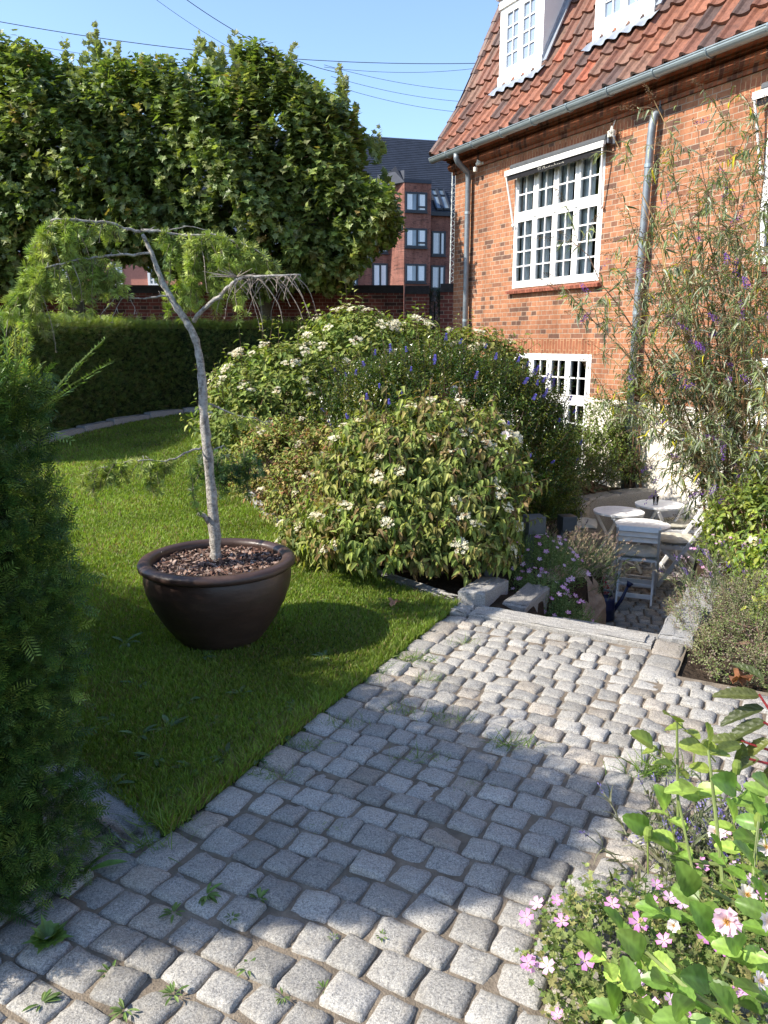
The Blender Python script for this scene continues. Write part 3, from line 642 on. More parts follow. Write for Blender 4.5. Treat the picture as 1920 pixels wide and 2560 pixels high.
pipe([(.57,-.36,4.46),(.57,-.36,4.39),(.565,-.33,4.34),(.54,-.2,4.26),(.52,-.11,4.22),(.51,-.085,4.12),(.51,-.085,3.0),(.52,-.085,-.6)])
pipe([(4.43,.02,4.18),(4.43,-.04,4.19),(4.42,-.08,4.15),(4.41,-.10,4.05),(4.40,-.10,3.9),(4.37,-.10,2.2),(4.36,-.10,-.7)], .047)
# dormers
def dormer(s0, label=None):
    s1 = s0 + 1.05; m = MB(); y0 = .20; z0, z1 = 5.40, 6.62
    m.box((s0,y0+.01,z0),(s0+.10,1.9,z1)); m.box((s1-.10,y0+.01,z0),(s1,1.9,z1)); m.box((s0-.005,y0-.012,z0),(s1+.005,y0+.06,z0+.15)); m.box((s0+.1,y0+.01,z1-.16),(s1-.1,y0+.3,z1)); m.box((s0-.01,y0-.02,z1-.13),(s1+.01,y0+.01,z1-.02))
    d = hb(m, 'dormer', M_white)
    q = MB(); q.box((s0-.04,y0-.06,z1),(s1+.04,2.6,z1+.05)); q.box((s0-.09,y0-.12,z1+.05),(s1+.09,2.6,z1+.17)); hb(q, 'dormer_roof', M_white, d)
    # window inside
    w0, w1, c0, c1 = s0+.10, s1-.10, z0+.15, z1-.16; q = MB(); yy = y0 + .03
    q.box((w0,yy-.02,c0),(w0+.05,yy+.05,c1)); q.box((w1-.05,yy-.02,c0),(w1,yy+.05,c1)); q.box((w0+.05,yy-.02,c0),(w1-.05,yy+.05,c0+.04)); q.box((w0+.05,yy-.02,c1-.04),(w1-.05,yy+.05,c1)); mid = (w0+w1)/2; q.box((mid-.025,yy-.021,c0+.04),(mid+.025,yy+.05,c1-.04)); hb(q, 'window_frame', M_white, d)
    for a0, a1 in ((w0+.05, mid-.025), (mid+.025, w1-.05)):
        q = MB(); e = .035; q.box((a0,yy-.028,c0+.04),(a0+e,yy+.02,c1-.04)); q.box((a1-e,yy-.028,c0+.04),(a1,yy+.02,c1-.04)); q.box((a0+e,yy-.028,c0+.04),(a1-e,yy+.02,c0+.085)); q.box((a0+e,yy-.028,c1-.075),(a1-e,yy+.02,c1-.04)); mm = (a0+a1)/2; q.box((mm-.009,yy-.022,c0+.085),(mm+.009,yy+.01,c1-.075))
        for r_ in range(1, 4): zz = c0+.085 + (c1-c0-.16)*r_/4; q.box((a0+e,yy-.018,zz-.009),(a1-e,yy+.008,zz+.009))
        hb(q, 'sash', M_white, d); q = MB(); q.add([(a0+e,yy+.0,c0+.06),(a1-e,yy+.0,c0+.06),(a1-e,yy+.0,c1-.06),(a0+e,yy+.0,c1-.06)], [(0,1,2,3)]); hb(q, 'glass', M_dglass, d)
    # lead apron, wavy lower edge
    q = MB(); n = 60; xs_ = np.linspace(s0-.06, s1+.10, n); wv = .018*np.sin((xs_+.2)/cwid*2*math.pi); V = []
    for x, h_ in zip(xs_, wv): V += [(x, y0-.016, z0+.02), (x, y0-.05+(-h_)*.4, z0-.02+h_*.3), (x, y0-.135-h_, z0-.115+h_*.8)]
    i = np.arange(n-1)[:, None]*3; j = np.arange(2)[None]; q.add(V, [np.stack([i+j, i+j+3, i+j+4, i+j+1], -1).reshape(-1, 4)]); hb(q, 'flashing', M_lead, d)
    q = MB()
    for a_ in np.arange(1.08, 3.0, .1):
        p = rp(a_); p2 = rp(a_+.1); q.bar((s1+.045, p[0]-.09, p[1]+.05), (s1+.045, p2[0]-.09, p2[1]+.05), .10, .02, up=(0,-.8,.5)); q.bar((s1+.005, p[0]-.06, p[1]+.09), (s1+.005, p2[0]-.06, p2[1]+.09), .012, .12, up=(0,-.8,.5))
    hb(q, 'side_flashing', M_lead, d); return d
for s0 in (.86, 2.97, 5.08): dormer(s0)
# awnings
def awning(s0, name='awning'):
    s1 = s0 + 2.07; m = MB(); m.tube([(s0+.06,-.075,4.075),(s1-.02,-.075,4.075)], .045, 12); aw = hb(m, 'awning', M_black)
    q = MB(); q.box((s0,-.165,3.985),(s1,-.125,4.03)); q.box((s0,-.17,3.955),(s1,-.150,3.985)); hb(q, 'front_rail', M_white, aw)
    q = MB(); q.box((s0+.05,-.15,3.885),(s1-.04,-.145,3.958)); q.add([(s0+.06,-.145,4.0),(s1-.04,-.145,4.0),(s1-.04,-.06,4.11),(s0+.06,-.06,4.11)], [(0,1,2,3)]); hb(q, 'valance', M_blackcloth, aw)
    q = MB(); q.box((s0+.1,-.06,3.93),(s1-.1,-.005,4.0)); hb(q, 'housing', plain('olive_housing', (.22,.23,.18), .5), aw)
    for a0, a1 in ((s0+.02, s0+.10), (s1-.03, s1-.10)):
        q = MB(); q.tube([(a0,-.15,3.97),(a1,-.05,3.27)], .013, 8); q.tube([(a1-.02,-.05,3.27),(a1+.02,-.05,3.25)], .02, 8); hb(q, 'arm', M_white, aw)
    q = MB(); q.box((s1,-.11,4.0),(s1+.03,-.02,4.12)); q.tube([(s1+.03,-.08,4.1),(s1+.10,-.08,4.05),(s1+.10,-.07,3.98)], .022, 8); hb(q, 'end_bracket', M_grey_plastic, aw)
    return aw
aw = awning(1.6); awning(5.80)
# illegible cream script on the valance, traced stroke by stroke
m = MB(); strokes = [[(0,.040),(.07,.044)],[(.02,.040),(.018,.012)],[(.05,.042),(.052,.012)],[(.10,.012),(.108,.036),(.128,.042),(.138,.030),(.124,.024),(.150,.010)],[(.165,.020),(.18,.012),(.19,.020)],[(.205,.024),(.215,.012),(.228,.026),(.238,.014)],[(.255,.020),(.27,.016)],[(.285,.016),(.30,.014)],[(.315,.044),(.32,.014),(.34,.022),(.35,.012)],[(.37,.018),(.385,.016)],[(.40,.020),(.415,.014),(.43,.020)],[(.445,.014),(.455,.024),(.475,.020),(.485,.010)]]
for s_ in strokes: m.tube([(2.36+x*1.15, -.153, 3.893+z*1.15) for x, z in s_], .0032, 5)
hb(m, 'lettering', plain('cream_print', (.6,.57,.48), .8), aw)
# wall lamp, cable, small porcelain fitting
m = MB(); m.lathe([(0,-.03),(.045,-.03),(.05,0),(.03,.03),(.03,.05),(0,.05)], (.80,-.09,4.30), 16); m.lathe([(0,-.11),(.03,-.10),(.035,-.05),(.03,-.03),(0,-.03)], (.76,-.12,4.28), 14); m.box((.80,-.05,4.28),(.86,0,4.36)); hb(m, 'wall_lamp', M_lamp_white, smooth=False)
m = MB(); m.lathe([(0,-.04),(.05,-.04),(.055,.03),(.02,.05),(.015,.09),(0,.09)], (3.72,-.08,4.10), 14); m.tube([(3.72,-.07,4.18),(3.70,-.02,4.26),(3.74,-.02,4.33)], .008, 6); hb(m, 'wall_socket', M_lamp_white)
m = MB(); m.tube([(3.62,-.015,4.30),(4.0,-.015,4.345),(4.6,-.045,4.355),(6,-.045,4.35),(9,-.045,4.35)], .016, 8); m.tube([(4.46,-.02,4.34),(4.44,-.03,4.28),(4.44,-.03,4.2)], .012, 6); hb(m, 'cable', M_black)
# ============================================================ GARDEN WALL, MAST, FAR BUILDINGS, WIRES
def wall_thing(name, pts, th, z1, label, cat='wall', z0=-.3):
    root = thing(name, (pts[0][0], pts[0][1], z0), label, cat); m = MB(); c = MB()
    for p, q in zip(pts[:-1], pts[1:]):
        p = np.array(p); q = np.array(q); mid = (p+q)/2
        m.bar((*p, (z0+z1)/2), (*q, (z0+z1)/2), th, z1-z0); c.bar((*p, z1+.035), (*q, z1+.035), th+.05, .07); c.bar((*p, z1+.11), (*q, z1+.11), th-.02, .08)
    m.build('brickwork', M_brick_wall, root); c.build('coping', bpy.data.materials.get('dark_coping') or plain('dark_coping', (.035,.03,.03), .8, var=.4), root); return root
wall_thing('garden_wall', [(-14, 15.6), (.38, 15.6)], .3, 2.47, 'long dark red brick garden wall with black coping behind the clipped hedge and plane trees')
wall_thing('wall_pier', [(.40, 15.15), (.85, 15.15)], .5, 2.42, 'short dark brick pier at the end of the garden wall, left of the conifer', 'pier')
wall_thing('wall_stub', [(1.05, 14.5), (1.62, 14.35)], .28, 2.42, 'short piece of brick wall with black coping joined to the house corner')
m = MB(); p0 = atY(976, 620, 30); p1 = atY(981, 395, 30); w_ = .085
for dx in (-w_, w_):
    for dy in (-w_, w_): m.tube([p0 + (dx, dy, -1), p1 + (dx*.7, dy*.7, 1.5)], .016, 4)
nst = 26
for k in range(nst):
    a_ = p0 + (p1-p0)*k/nst; b_ = p0 + (p1-p0)*(k+1)/nst; sg = 1 if k % 2 else -1
    m.tube([a_ + (-w_*sg, -w_, 0), b_ + (w_*sg, -w_, 0)], .012, 4); m.tube([a_ + (-w_, -w_*sg, 0), b_ + (-w_, w_*sg, 0)], .012, 4)
o = m.build('lattice_mast', plain('galvanised', (.45,.46,.42), .6, .4, .2)); tag(o, 'thin pale steel lattice mast rising behind the corner of the brick house', 'mast')
class PL:
    def __init__(s, C, deg): s.C = np.array(C, float); s.U = np.array((math.cos(R(deg)), math.sin(R(deg)))); s.N = np.array((-s.U[1], s.U[0])); s.rz = R(deg)
    def hit(s, x, y, k=0):
        d = ray(x, y); t = (k + s.C@s.N)/(d[:2]@s.N); p = d[:2]*t - s.C; return float(p@s.U), float(EYE + d[2]*t)
AP = PL((0, 60), 14); apt = thing('apartment_building', (0, 60, 0), 'modern red brick apartment block with steep dark slate roof and stepped bay, far behind', 'apartment block', rz=AP.rz)
def ad(c): return 725.8 + c[0]*.2032, 259.2 + c[1]*.2032
def ah(cx_, cy, k=0): return AP.hit(*ad((cx_, cy)), k)
def apb(m, name, mat, parent=None):
    o = m.build(name, mat); o.parent = parent or apt; return o
ez = ah(550, 962)[1]; rs, rz_ = ah(800, 200, 6.5)
m = MB(); m.box((-40,0,-3),(14,12,ez)); apb(m, 'wall', M_brick_far)
m = MB(); m.add([(-40,-.15,ez),(14,-.15,ez),(14,6.5,rz_),(-40,6.5,rz_),(-40,12,ez),(14,12,ez)], [(0,1,2,3),(3,2,5,4)]); m.add([(-40,-.15,ez),(-40,6.5,rz_),(-40,12,ez)], [np.array([(0,1,2)])]); m.add([(14,-.15,ez),(14,6.5,rz_),(14,12,ez)], [np.array([(0,2,1)])]); 
for k in range(40):
    f = k/40; m.bar((-40, -.17+6.65*f, ez+.02+(rz_-ez)*f), (14, -.17+6.65*f, ez+.02+(rz_-ez)*f), .03, .03)
apb(m, 'roof', M_slate); m = MB(); m.bar((-40,-.2,ez-.12),(14,-.2,ez-.12),.2,.28); apb(m, 'eaves', M_anthr)
b0, bt = ah(728, 660, -1.6); b1 = ah(1013, 660, -1.6)[0]
m = MB(); m.add([(b0,-1.6,-3),(b1,-1.6,-3),(b1,.5,-3),(b0-1.5,.5,-3),(b0,-1.6,bt),(b1,-1.6,bt),(b1,6,bt),(b0-1.5,6,bt)], [(4,5,6,7),(0,1,5,4),(1,2,6,5),(3,0,4,7)]); apb(m, 'bay', M_brick_far)
m = MB(); m.add([(b0,-1.62,bt),(b1,-1.62,bt),(b1,6,bt),(b0-1.5,6,bt),(b0-.6,-1.3,bt+1.1)], [np.array([(0,1,2,3)]), np.array([(3,0,4)])]) ; m.bar((b0-.05,-1.63,bt+.08),(b1,-1.63,bt+.08),.08,.22); m.add([(b0-.02,-1.6,bt),(b0-1.5,.4,bt),(b0-1.5,.4,bt+.8),(b0-.02,-1.6,bt+.8)], [(0,1,2,3)]); apb(m, 'bay_capping', M_slate)
def apwin(x0, x1, y0, y1, k=0, split=.5, low=.0, tilt=False):
    s0, z1 = ah(x0, y0, k); s1 = ah(x1, y0, k)[0]; z0 = ah(x0, y1, k)[1]; m = MB(); yy = k - .04
    for a_, b_ in (((s0,z0),(s0+.12,z1)), ((s1-.12,z0),(s1,z1)), ((s0+.12,z0),(s1-.12,z0+.12)), ((s0+.12,z1-.12),(s1-.12,z1))): m.box((a_[0],yy-.05,a_[1]),(b_[0],yy+.1,b_[1]))
    sm = s0 + (s1-s0)*split; m.box((sm-.07,yy-.052,z0+.12),(sm+.07,yy+.1,z1-.12))
    if low: m.box((sm+.07,yy-.052,z0+(z1-z0)*low-.06),(s1-.12,yy+.1,z0+(z1-z0)*low+.06))
    m.box((s0-.05,yy-.12,z0-.10),(s1+.05,yy,z0-.02))
    w = apb(m, 'window', M_anthr); q = MB(); q.add([(s0,yy,z0),(s1,yy,z0),(s1,yy,z1),(s0,yy,z1)], [(0,1,2,3)]); apb(q, 'pane', M_farglass, w)
    q = MB(); n = 8
    for c0 in (s0+.15, s1-.55):
        xs_ = np.linspace(c0, c0+.38, n); V = [(x, yy-.012, z0+.15) for x in xs_] + [(x, yy-.012, z1-.15) for x in xs_]; q.add(V, [np.array([(i, i+1, n+i+1, n+i) for i in range(n-1)])])
    apb(q, 'curtain', M_curtain, w); return w
apwin(735, 968, 762, 972, -1.6, .55, .25); apwin(735, 966, 1148, 1352, -1.6, .55, .25); apwin(735, 958, 1528, 1726, -1.6, .55, 0)
apwin(1016, 1166, 1180, 1440, 0, .62); apwin(1010, 1160, 1545, 1800, 0, .6); apwin(385, 550, 1150, 1412, 0, .5); apwin(385, 550, 1522, 1795, 0, .5); apwin(60, 230, 1150, 1412); apwin(60, 230, 1522, 1795)
for (x0, x1) in ((1018, 1078), (1092, 1158)):
    for (y0, y1) in ((742, 805), (822, 975)):
        f0 = (ah(x0, y1, 1)[1]-ez)/(rz_-ez); f1 = (ah(x0, y0, 1.5)[1]-ez)/(rz_-ez); s0 = ah(x0, y0, 1.2)[0]; s1 = ah(x1, y0, 1.2)[0]
        def rpt(s_, f, o_=0): return (s_, -.15+6.65*f-o_, ez+(rz_-ez)*f+o_*.4)
        m = MB()
        for p, q in ((rpt(s0,f0,.12), rpt(s0,f1,.12)), (rpt(s1,f0,.12), rpt(s1,f1,.12)), (rpt(s0,f0,.12), rpt(s1,f0,.12)), (rpt(s0,f1,.12), rpt(s1,f1,.12))): m.bar(p, q, .12, .12)
        w = apb(m, 'roof_window', M_anthr); q = MB(); q.add([rpt(s0,f0,.1), rpt(s1,f0,.1), rpt(s1,f1,.1), rpt(s0,f1,.1)], [(0,1,2,3)]); apb(q, 'pane', M_farglass, w)
# pale red house glimpsed under the tree crowns
ph = thing('rendered_house', (-14, 34, 0), 'pale pinkish red house with white sash windows, glimpsed between tree crowns and garden wall', 'house')
m = MB(); m.box((-24,34,-1),(-3.5,42,5.2)); m.build('wall', M_pink_render, ph); m = MB(); m.add([(-24.3,33.7,5.2),(-3.2,33.7,5.2),(-3.2,38,7.4),(-24.3,38,7.4),(-24.3,42.3,5.2),(-3.2,42.3,5.2)], [(0,1,2,3),(3,2,5,4)]); m.build('roof', M_slate, ph)
for x0, x1 in ((240, 267), (318, 345), (126, 150), (205, 226), (285, 300)):
    a_ = atY(x0, 566, 34); b_ = atY(x1, 618, 34); sx, ex_, zt, zb_ = a_[0], b_[0], a_[2], b_[2]; m = MB()
    if x0 in (205, 285): continue
    for p, q in (((sx,zb_),(sx+.1,zt)), ((ex_-.1,zb_),(ex_,zt)), ((sx+.1,zb_),(ex_-.1,zb_+.1)), ((sx+.1,zt-.1),(ex_-.1,zt)), (((sx+ex_)/2-.03,zb_+.1),((sx+ex_)/2+.03,zt-.1))): m.box((p[0],33.92,p[1]),(q[0],34.05,q[1]))
    for k in range(1, 4): zz = zb_ + (zt-zb_)*k/4; m.box((sx+.1,33.93,zz-.02),(ex_-.1,34.02,zz+.02))
    w = m.build('window', M_white, ph); q = MB(); q.add([(sx,33.97,zb_),(ex_,33.97,zb_),(ex_,33.97,zt),(sx,33.97,zt)], [(0,1,2,3)]); q.build('pane', M_farglass, w, world=False).location = (0,0,0)
    for ch in w.children: ch.matrix_parent_inverse = Matrix.Translation(-Vector(ph.location))
# overhead wires
wl = [((-60,36),(1060,136),1.2,'faint overhead wire running from the top left corner above the tree crowns'), ((-60,72),(640,150),.8,'second faint wire, just above the left tree crown'), ((325,-10),(640,170),.6,'thin overhead wire dropping from the top edge, left of a thicker one'),
      ((390,-10),(735,158),.9,'thick dark overhead wire dropping from the top edge behind the right crown'), ((700,145),(1060,143),.5,'short level overhead wire ending at the mansard roof'), ((700,140),(1060,198),.5,'faint wire sloping down to the mansard roof, fourth from the top'), ((715,165),(1060,222),.5,'faint wire sloping down to the mansard roof, second from the bottom'), ((725,186),(1060,246),.5,'lowest faint wire sloping down to the mansard roof')]
for k, (p, q, sag, lab) in enumerate(wl):
    a_ = atY(*p, 26); b_ = atY(*q, 30); t = np.linspace(0, 1, 24)[:, None]; P = a_ + (b_-a_)*t; P[:, 2] -= sag*.35*4*(t*(1-t))[:, 0]
    m = MB(); m.tube(P, .011 if k in (3, 0) else .0065, 5); o = m.build('overhead_wire', M_wire); tag(o, lab, 'wire', 'overhead wires crossing the sky')
# ============================================================ FURNITURE ON THE PATIO
PZ = -1.0
def make_chair():
    t = thing('folding_chair', (0,0,0), '', 'chair', 'white folding chairs on the patio')
    def B(m, n, mat, p=None): o = m.build(n, mat); o.parent = p or t; solid(o, .003); return o
    for sx in (-.195, .195): m = MB(); m.bar((sx,-.27,.80),(sx,.21,.0),.022,.042,up=(0,1,.6)); B(m, 'long_leg', M_white_wood)
    for sx in (-.165, .165): m = MB(); m.bar((sx,.20,.43),(sx,-.25,.0),.02,.036,up=(0,-1,.8)); B(m, 'rear_leg', M_white_wood)
    m = MB(); m.bar((-.155,-.175,.075),(.155,-.175,.075),.02,.045); m.bar((-.155,-.075,.165),(.155,-.075,.165),.02,.02); B(m, 'rear_rung', M_white_wood)
    m = MB(); m.bar((-.185,.125,.14),(.185,.125,.14),.02,.045); B(m, 'front_rung', M_white_wood)
    m = MB()
    for k in range(6): y = -.17 + k*.073; m.bar((-.175,y,.445),(.175,y,.445),.06,.016)
    m.bar((-.182,-.2,.425),(-.182,.22,.425),.018,.032); m.bar((.182,-.2,.425),(.182,.22,.425),.018,.032); B(m, 'seat', M_white_wood)
    m = MB(); 
    for z in (.775, .715, .655): y = -.27 + (.80-z)*.6 - .012; m.bar((-.183,y,z),(.183,y,z),.054,.018,up=(0,-1,.6))
    B(m, 'backrest', M_white_wood); return t
def make_cushion():
    n = 25; g = np.linspace(-1, 1, n); U, W = np.meshgrid(g, g); m_ = np.maximum(abs(U), abs(W)); th = .034*(1 - m_**4)**.5
    tuft = sum(np.exp(-((U-a_)**2 + (W-b_)**2)/.02) for a_ in (-.45, 0, .45) for b_ in (-.45, 0, .45) if (a_, b_) != (9, 9))
    top = th*(1 - .55*tuft) + .004*np.sin(U*9 + W*5); px = U*.195*(1 - .05*W**2); py = W*.195*(1 - .05*U**2)
    V = np.concatenate([np.stack([px, py, .034 + top], -1).reshape(-1, 3), np.stack([px, py, .034 - th], -1).reshape(-1, 3)]); i = np.arange(n-1)[:, None]*n; j = np.arange(n-1)[None]; f = np.stack([i+j, i+j+1, i+j+1+n, i+j+n], -1).reshape(-1, 4)
    me = raw_mesh('seat_cushion', V, [f, f[:, ::-1] + n*n], smooth=True); me.materials.append(M_cloth); return me
chair = make_chair(); cush = make_cushion()
chs = [((2.555,7.47), -20, 'white folding chair with its back to the stairs, at the nearest round table', 'linen cushion on the nearest folding chair, seen under its white backrest'),
       ((3.16,7.98), 78, 'white folding chair standing sideways at the right of the nearest round table', 'pale tufted cushion on the chair right of the nearest table'),
       ((3.42,8.72), 86, 'white folding chair beside the rear table with the drinking glass, close to the white wall', 'sunlit cream cushion on the chair beside the rear table')]
for k, (xy, rz, lab, cl) in enumerate(chs):
    c = chair if k == 0 else copy_tree(chair); c.location = (*xy, PZ); c.rotation_euler = (0, 0, R(rz)); c['label'] = lab
    o = link('seat_cushion', cush); o.location = (xy[0], xy[1], PZ + .453); o.rotation_euler = (0, 0, R(rz)); tag(o, cl, 'cushion', 'linen seat cushions on the patio')
    d = Vector((0, .02, 0)); d.rotate(o.rotation_euler); o.location += d
o = link('seat_cushion', cush); o.location = (2.11, 8.2, -.425); o.scale = (1.15, 1.1, 1); o.rotation_euler = (0, 0, R(-15)); tag(o, 'tufted cushion lying on the low granite wall left of the tables', 'cushion', 'linen seat cushions on the patio')
def make_table():
    t = thing('bistro_table', (0,0,0), '', 'table', 'round white slatted tables on the patio'); r = .275; m = MB(); n = 8; w = 2*r/n
    for k in range(n):
        x0 = -r + k*w + .002; x1 = -r + (k+1)*w - .002; xs_ = np.linspace(x0, x1, 5); up = [(x, math.sqrt(max(r*r - x*x, 1e-4))) for x in xs_]; m.prism([(x, -y) for x, y in up] + up[::-1], .68, .70)
    o = m.build('table_top', M_white_wood); o.parent = t
    m = MB(); m.bar((-.2,-.15,.665),(.2,-.15,.665),.02,.03); m.bar((-.2,.15,.665),(.2,.15,.665),.02,.03); o = m.build('frame', M_white_wood); o.parent = t
    for y in (-.17, .17):
        for sg in (-1, 1):
            m = MB(); yy = y + (.012*sg); m.bar((-.22*sg, yy, 0), (.19*sg, yy, .66), .018, .036, up=(1,0,.6)); o = m.build('leg', M_white_wood); o.parent = t; solid(o, .003)
    m = MB(); m.bar((-.17,-.17,.08),(-.17,.17,.08),.03,.018); m.bar((.17,-.17,.08),(.17,.17,.08),.03,.018); o = m.build('stretcher', M_white_wood); o.parent = t; return t
tb = make_table()
for k, (xy, rz, lab) in enumerate([((2.69,7.77), 68, 'nearest round white slatted table, in front of the folding chair'), ((2.63,8.40), 20, 'round white slatted table at the left, shaded and empty'), ((3.22,8.78), 25, 'rear round white slatted table with a drinking glass on it')]):
    t = tb if k == 0 else copy_tree(tb); t.location = (*xy, PZ); t.rotation_euler = (0, 0, R(rz)); t['label'] = lab
m = MB(); m.lathe([(.0,.004),(.026,.004),(.037,.105),(.0345,.105),(.025,.012),(.0,.012)], (0,0,0), 20); o = m.build('drinking_glass', M_tumbler, smooth=True); o.location = (3.15, 8.72, PZ + .70); tag(o, 'clear tumbler standing on the rear round table', 'glass')
# watering can
wc = thing('watering_can', (2.08, 6.86, PZ), 'dark blue plastic watering can standing beside the tan boulder', 'watering can', rz=R(-10))
def W(m, n, mat, sm=True): o = m.build(n, mat, smooth=sm); o.parent = wc; return o
m = MB(); m.lathe([(0,0),(.085,0),(.09,.01),(.088,.10),(.091,.105),(.088,.11),(.084,.195),(.078,.21),(.05,.222)], n=32); m.lathe([(.05,.222),(.046,.18),(.0,.17)], n=32); W(m, 'body', M_blue)
m = MB(); m.tube([(-.07,-.045,.06),(-.11,-.05,.14),(-.09,-.04,.24),(-.03,-.02,.29),(.04,0,.27),(.06,.01,.215)], .012, 8); W(m, 'handle', M_grey_plastic)
m = MB(); m.tube([(.07,.02,.06),(.15,.05,.18),(.20,.07,.30)], [.022,.016,.012], 10); W(m, 'spout', M_blue); m = MB(); m.tube([(.20,.07,.30),(.225,.08,.345)], [.014,.035], 14); W(m, 'rose', M_blue)
# bollard lamps
def make_lamp():
    t = thing('bollard_lamp', (0,0,0), '', 'garden lamp', 'black bollard lamps by the stair'); m = MB(); m.box((-.065,-.03,0),(-.005,.03,.52)); o = m.build('post', M_black); o.parent = t; solid(o, .003)
    m = MB(); m.box((-.068,-.062,.52),(.068,.062,.65)); o = m.build('lamp_head', M_black); o.parent = t; solid(o, .003); m = MB(); m.box((.0,-.05,.512),(.055,.05,.5195)); o = m.build('diffuser', M_lamp_white); o.parent = t
    m = MB(); m.box((-.09,-.05,-.02),(.02,.05,.01)); o = m.build('base_plate', M_black); o.parent = t; return t
lp = make_lamp(); a_ = atY(1154, 1128, 5.6); b_ = atY(1225, 1125, 6.75)
for k, (x, y, z, rz, lab) in enumerate([(a_[0], 5.6, a_[2]-.65, 12, 'black box-headed bollard lamp, the nearer of the two in the cranesbill'), (b_[0], 6.75, b_[2]-.65, 12, 'black box-headed bollard lamp beside the lavender, the farther of the two'), (.72, 4.92, -.32, 10, 'black bollard lamp mostly hidden in the viburnum by the stair')]):
    t = lp if k == 0 else copy_tree(lp); t.location = (x, y, z + .05); t.rotation_euler = (0, 0, R(rz)); t['label'] = lab
# ============================================================ POT
px, py = -.875, 3.89
pot = thing('plant_pot', (px, py, 0), 'large round brown glazed plant pot with thick rim on the lawn', 'plant pot')
pr = [(0,.0),(.205,.0),(.218,.01),(.25,.05),(.300,.125),(.345,.21),(.374,.29),(.383,.35),(.380,.395),(.372,.412)]
m = MB(); m.lathe(pr, (px, py, 0), 72); m.build('body', M_pot, pot, smooth=True)
rim = [(.370,.410),(.392,.404),(.404,.414),(.407,.430),(.399,.444),(.378,.452),(.353,.450),(.338,.438),(.336,.42),(.343,.38),(.35,.32)]
m = MB(); m.lathe(rim, (px, py, 0), 72); m.build('rim', M_pot, pot, smooth=True)
m = MB(); m.lathe([(0,.392),(.2,.392),(.342,.382)], (px, py, 0), 32); N = 1500; r_ = .335*np.sqrt(rng.random(N)); th = rng.random(N)*6.283
for k in range(N):
    c = np.array((px + r_[k]*math.cos(th[k]), py + r_[k]*math.sin(th[k]), .398 + rng.random()*.018)); d = nrm(rng.normal(size=3)*(1,1,.35)); L = rng.uniform(.010, .034); w_ = L*rng.uniform(.35, .7)
    up = nrm(rng.normal(size=3)*.5 + (0,0,1)); m.bar(c - d*L/2, c + d*L/2, w_, .006, up=up, col=np.array(random.choice([(.05,.03,.025),(.16,.10,.075),(.28,.19,.15),(.09,.055,.04),(.36,.27,.22),(.20,.11,.08)]))*random.uniform(.7, 1.2))
mu = m.build('bark_mulch', attr_mat('bark_chips', .9, .2, .6, 200, .002), col=True); tag(mu, 'loose dark bark chips filling the top of the pot', 'mulch', kind='stuff')
# ============================================================ VEGETATION
T_vib = (*leaf_t(.52, .14, .30), np.tile((.92,1.22,.92), 5)); T_vib2 = (*leaf_t(.50, .30, .55), np.tile((.9,1.25,.9), 5)); T_round = leaf_t(.72, .16, .15, (0,.1,.4,.75,1.0), (.1,.75,1.0,.72,.05)); T_lobed = lobed_t(); T_small = small_t(.5); T_lance = leaf_t(.17, .3, .55, (0,.2,.6,1.0), (.2,.9,.8,.05)); T_spray = spray_t(); T_tuft = tuft_t(); T_flow = flower_t()
def blob_pts(blobs, n, lo=.72, up=-.35, hi=1.02):
    c = np.array([b[0] for b in blobs], float); r = np.array([b[1] for b in blobs], float); w = (r[:,0]*r[:,1] + r[:,0]*r[:,2] + r[:,1]*r[:,2]); w /= w.sum()
    P = []; D = []; tot = 0
    while tot < n:
        k = rng.choice(len(c), n, p=w); d = rvec(n); d = d[(d[:, 2] > up)]; k = k[:len(d)]
        rr = rng.uniform(lo, hi, (len(d), 1))**.7; p = c[k] + d*r[k]*rr; ok = np.ones(len(d), bool)
        for j in range(len(c)):
            q = np.linalg.norm((p - c[j])/r[j], axis=1); ok &= ~((q < lo - .1) & (k != j))
        P.append(p[ok]); D.append(nrm(d[ok]/r[k[ok]])); tot += ok.sum()
    return np.concatenate(P)[:n], np.concatenate(D)[:n]
def leafy(mb, P, D, per, L, T, size, stops, droop=.3, upb=.4, jit=.18, w=None, spread=.9, twigs=None, shoot_jit=.3):
    """shoots starting inside at P growing along D with `per` leaves each"""
    n = len(P); D = nrm(D + rng.normal(size=(n, 3))*shoot_jit + np.array((0, 0, upb))); Ls = L*rng.uniform(.55, 1.2, n)
    base = P - D*Ls[:, None]*.65; cs = cols(n, stops, jit, w); az0 = rng.random(n)*6.28
    side = nrm(np.cross(D, rvec(n))); s2 = np.cross(D, side)
    for k in range(per):
        t = (k + .6)/per; a_ = az0 + k*2.4 + rng.normal(size=n)*.3; sv = side*np.cos(a_)[:, None] + s2*np.sin(a_)[:, None]
        q = base + D*(Ls*t)[:, None]; f = nrm(sv*spread + D*(.35 + .5*t) + np.array((0, 0, -droop))*rng.uniform(.5, 1.4, (n, 1)) + rng.normal(size=(n, 3))*.2)
        up = nrm(np.array((0, 0, 1.)) + D*.5 + rng.normal(size=(n, 3))*.35)
        scat(mb, T, q, f, up, size*rng.uniform(.6, 1.15, n)*(1.05 - .3*t), cs*rng.uniform(.82, 1.18, (n, 1)))
    if twigs is not None:
        for b_, e_ in zip(base[::twigs[0]], (base + D*Ls[:, None])[::twigs[0]]): twigs[1].tube([b_, e_], [twigs[2]*1.3, twigs[2]*.5], 3, twigs[3], cap=False)
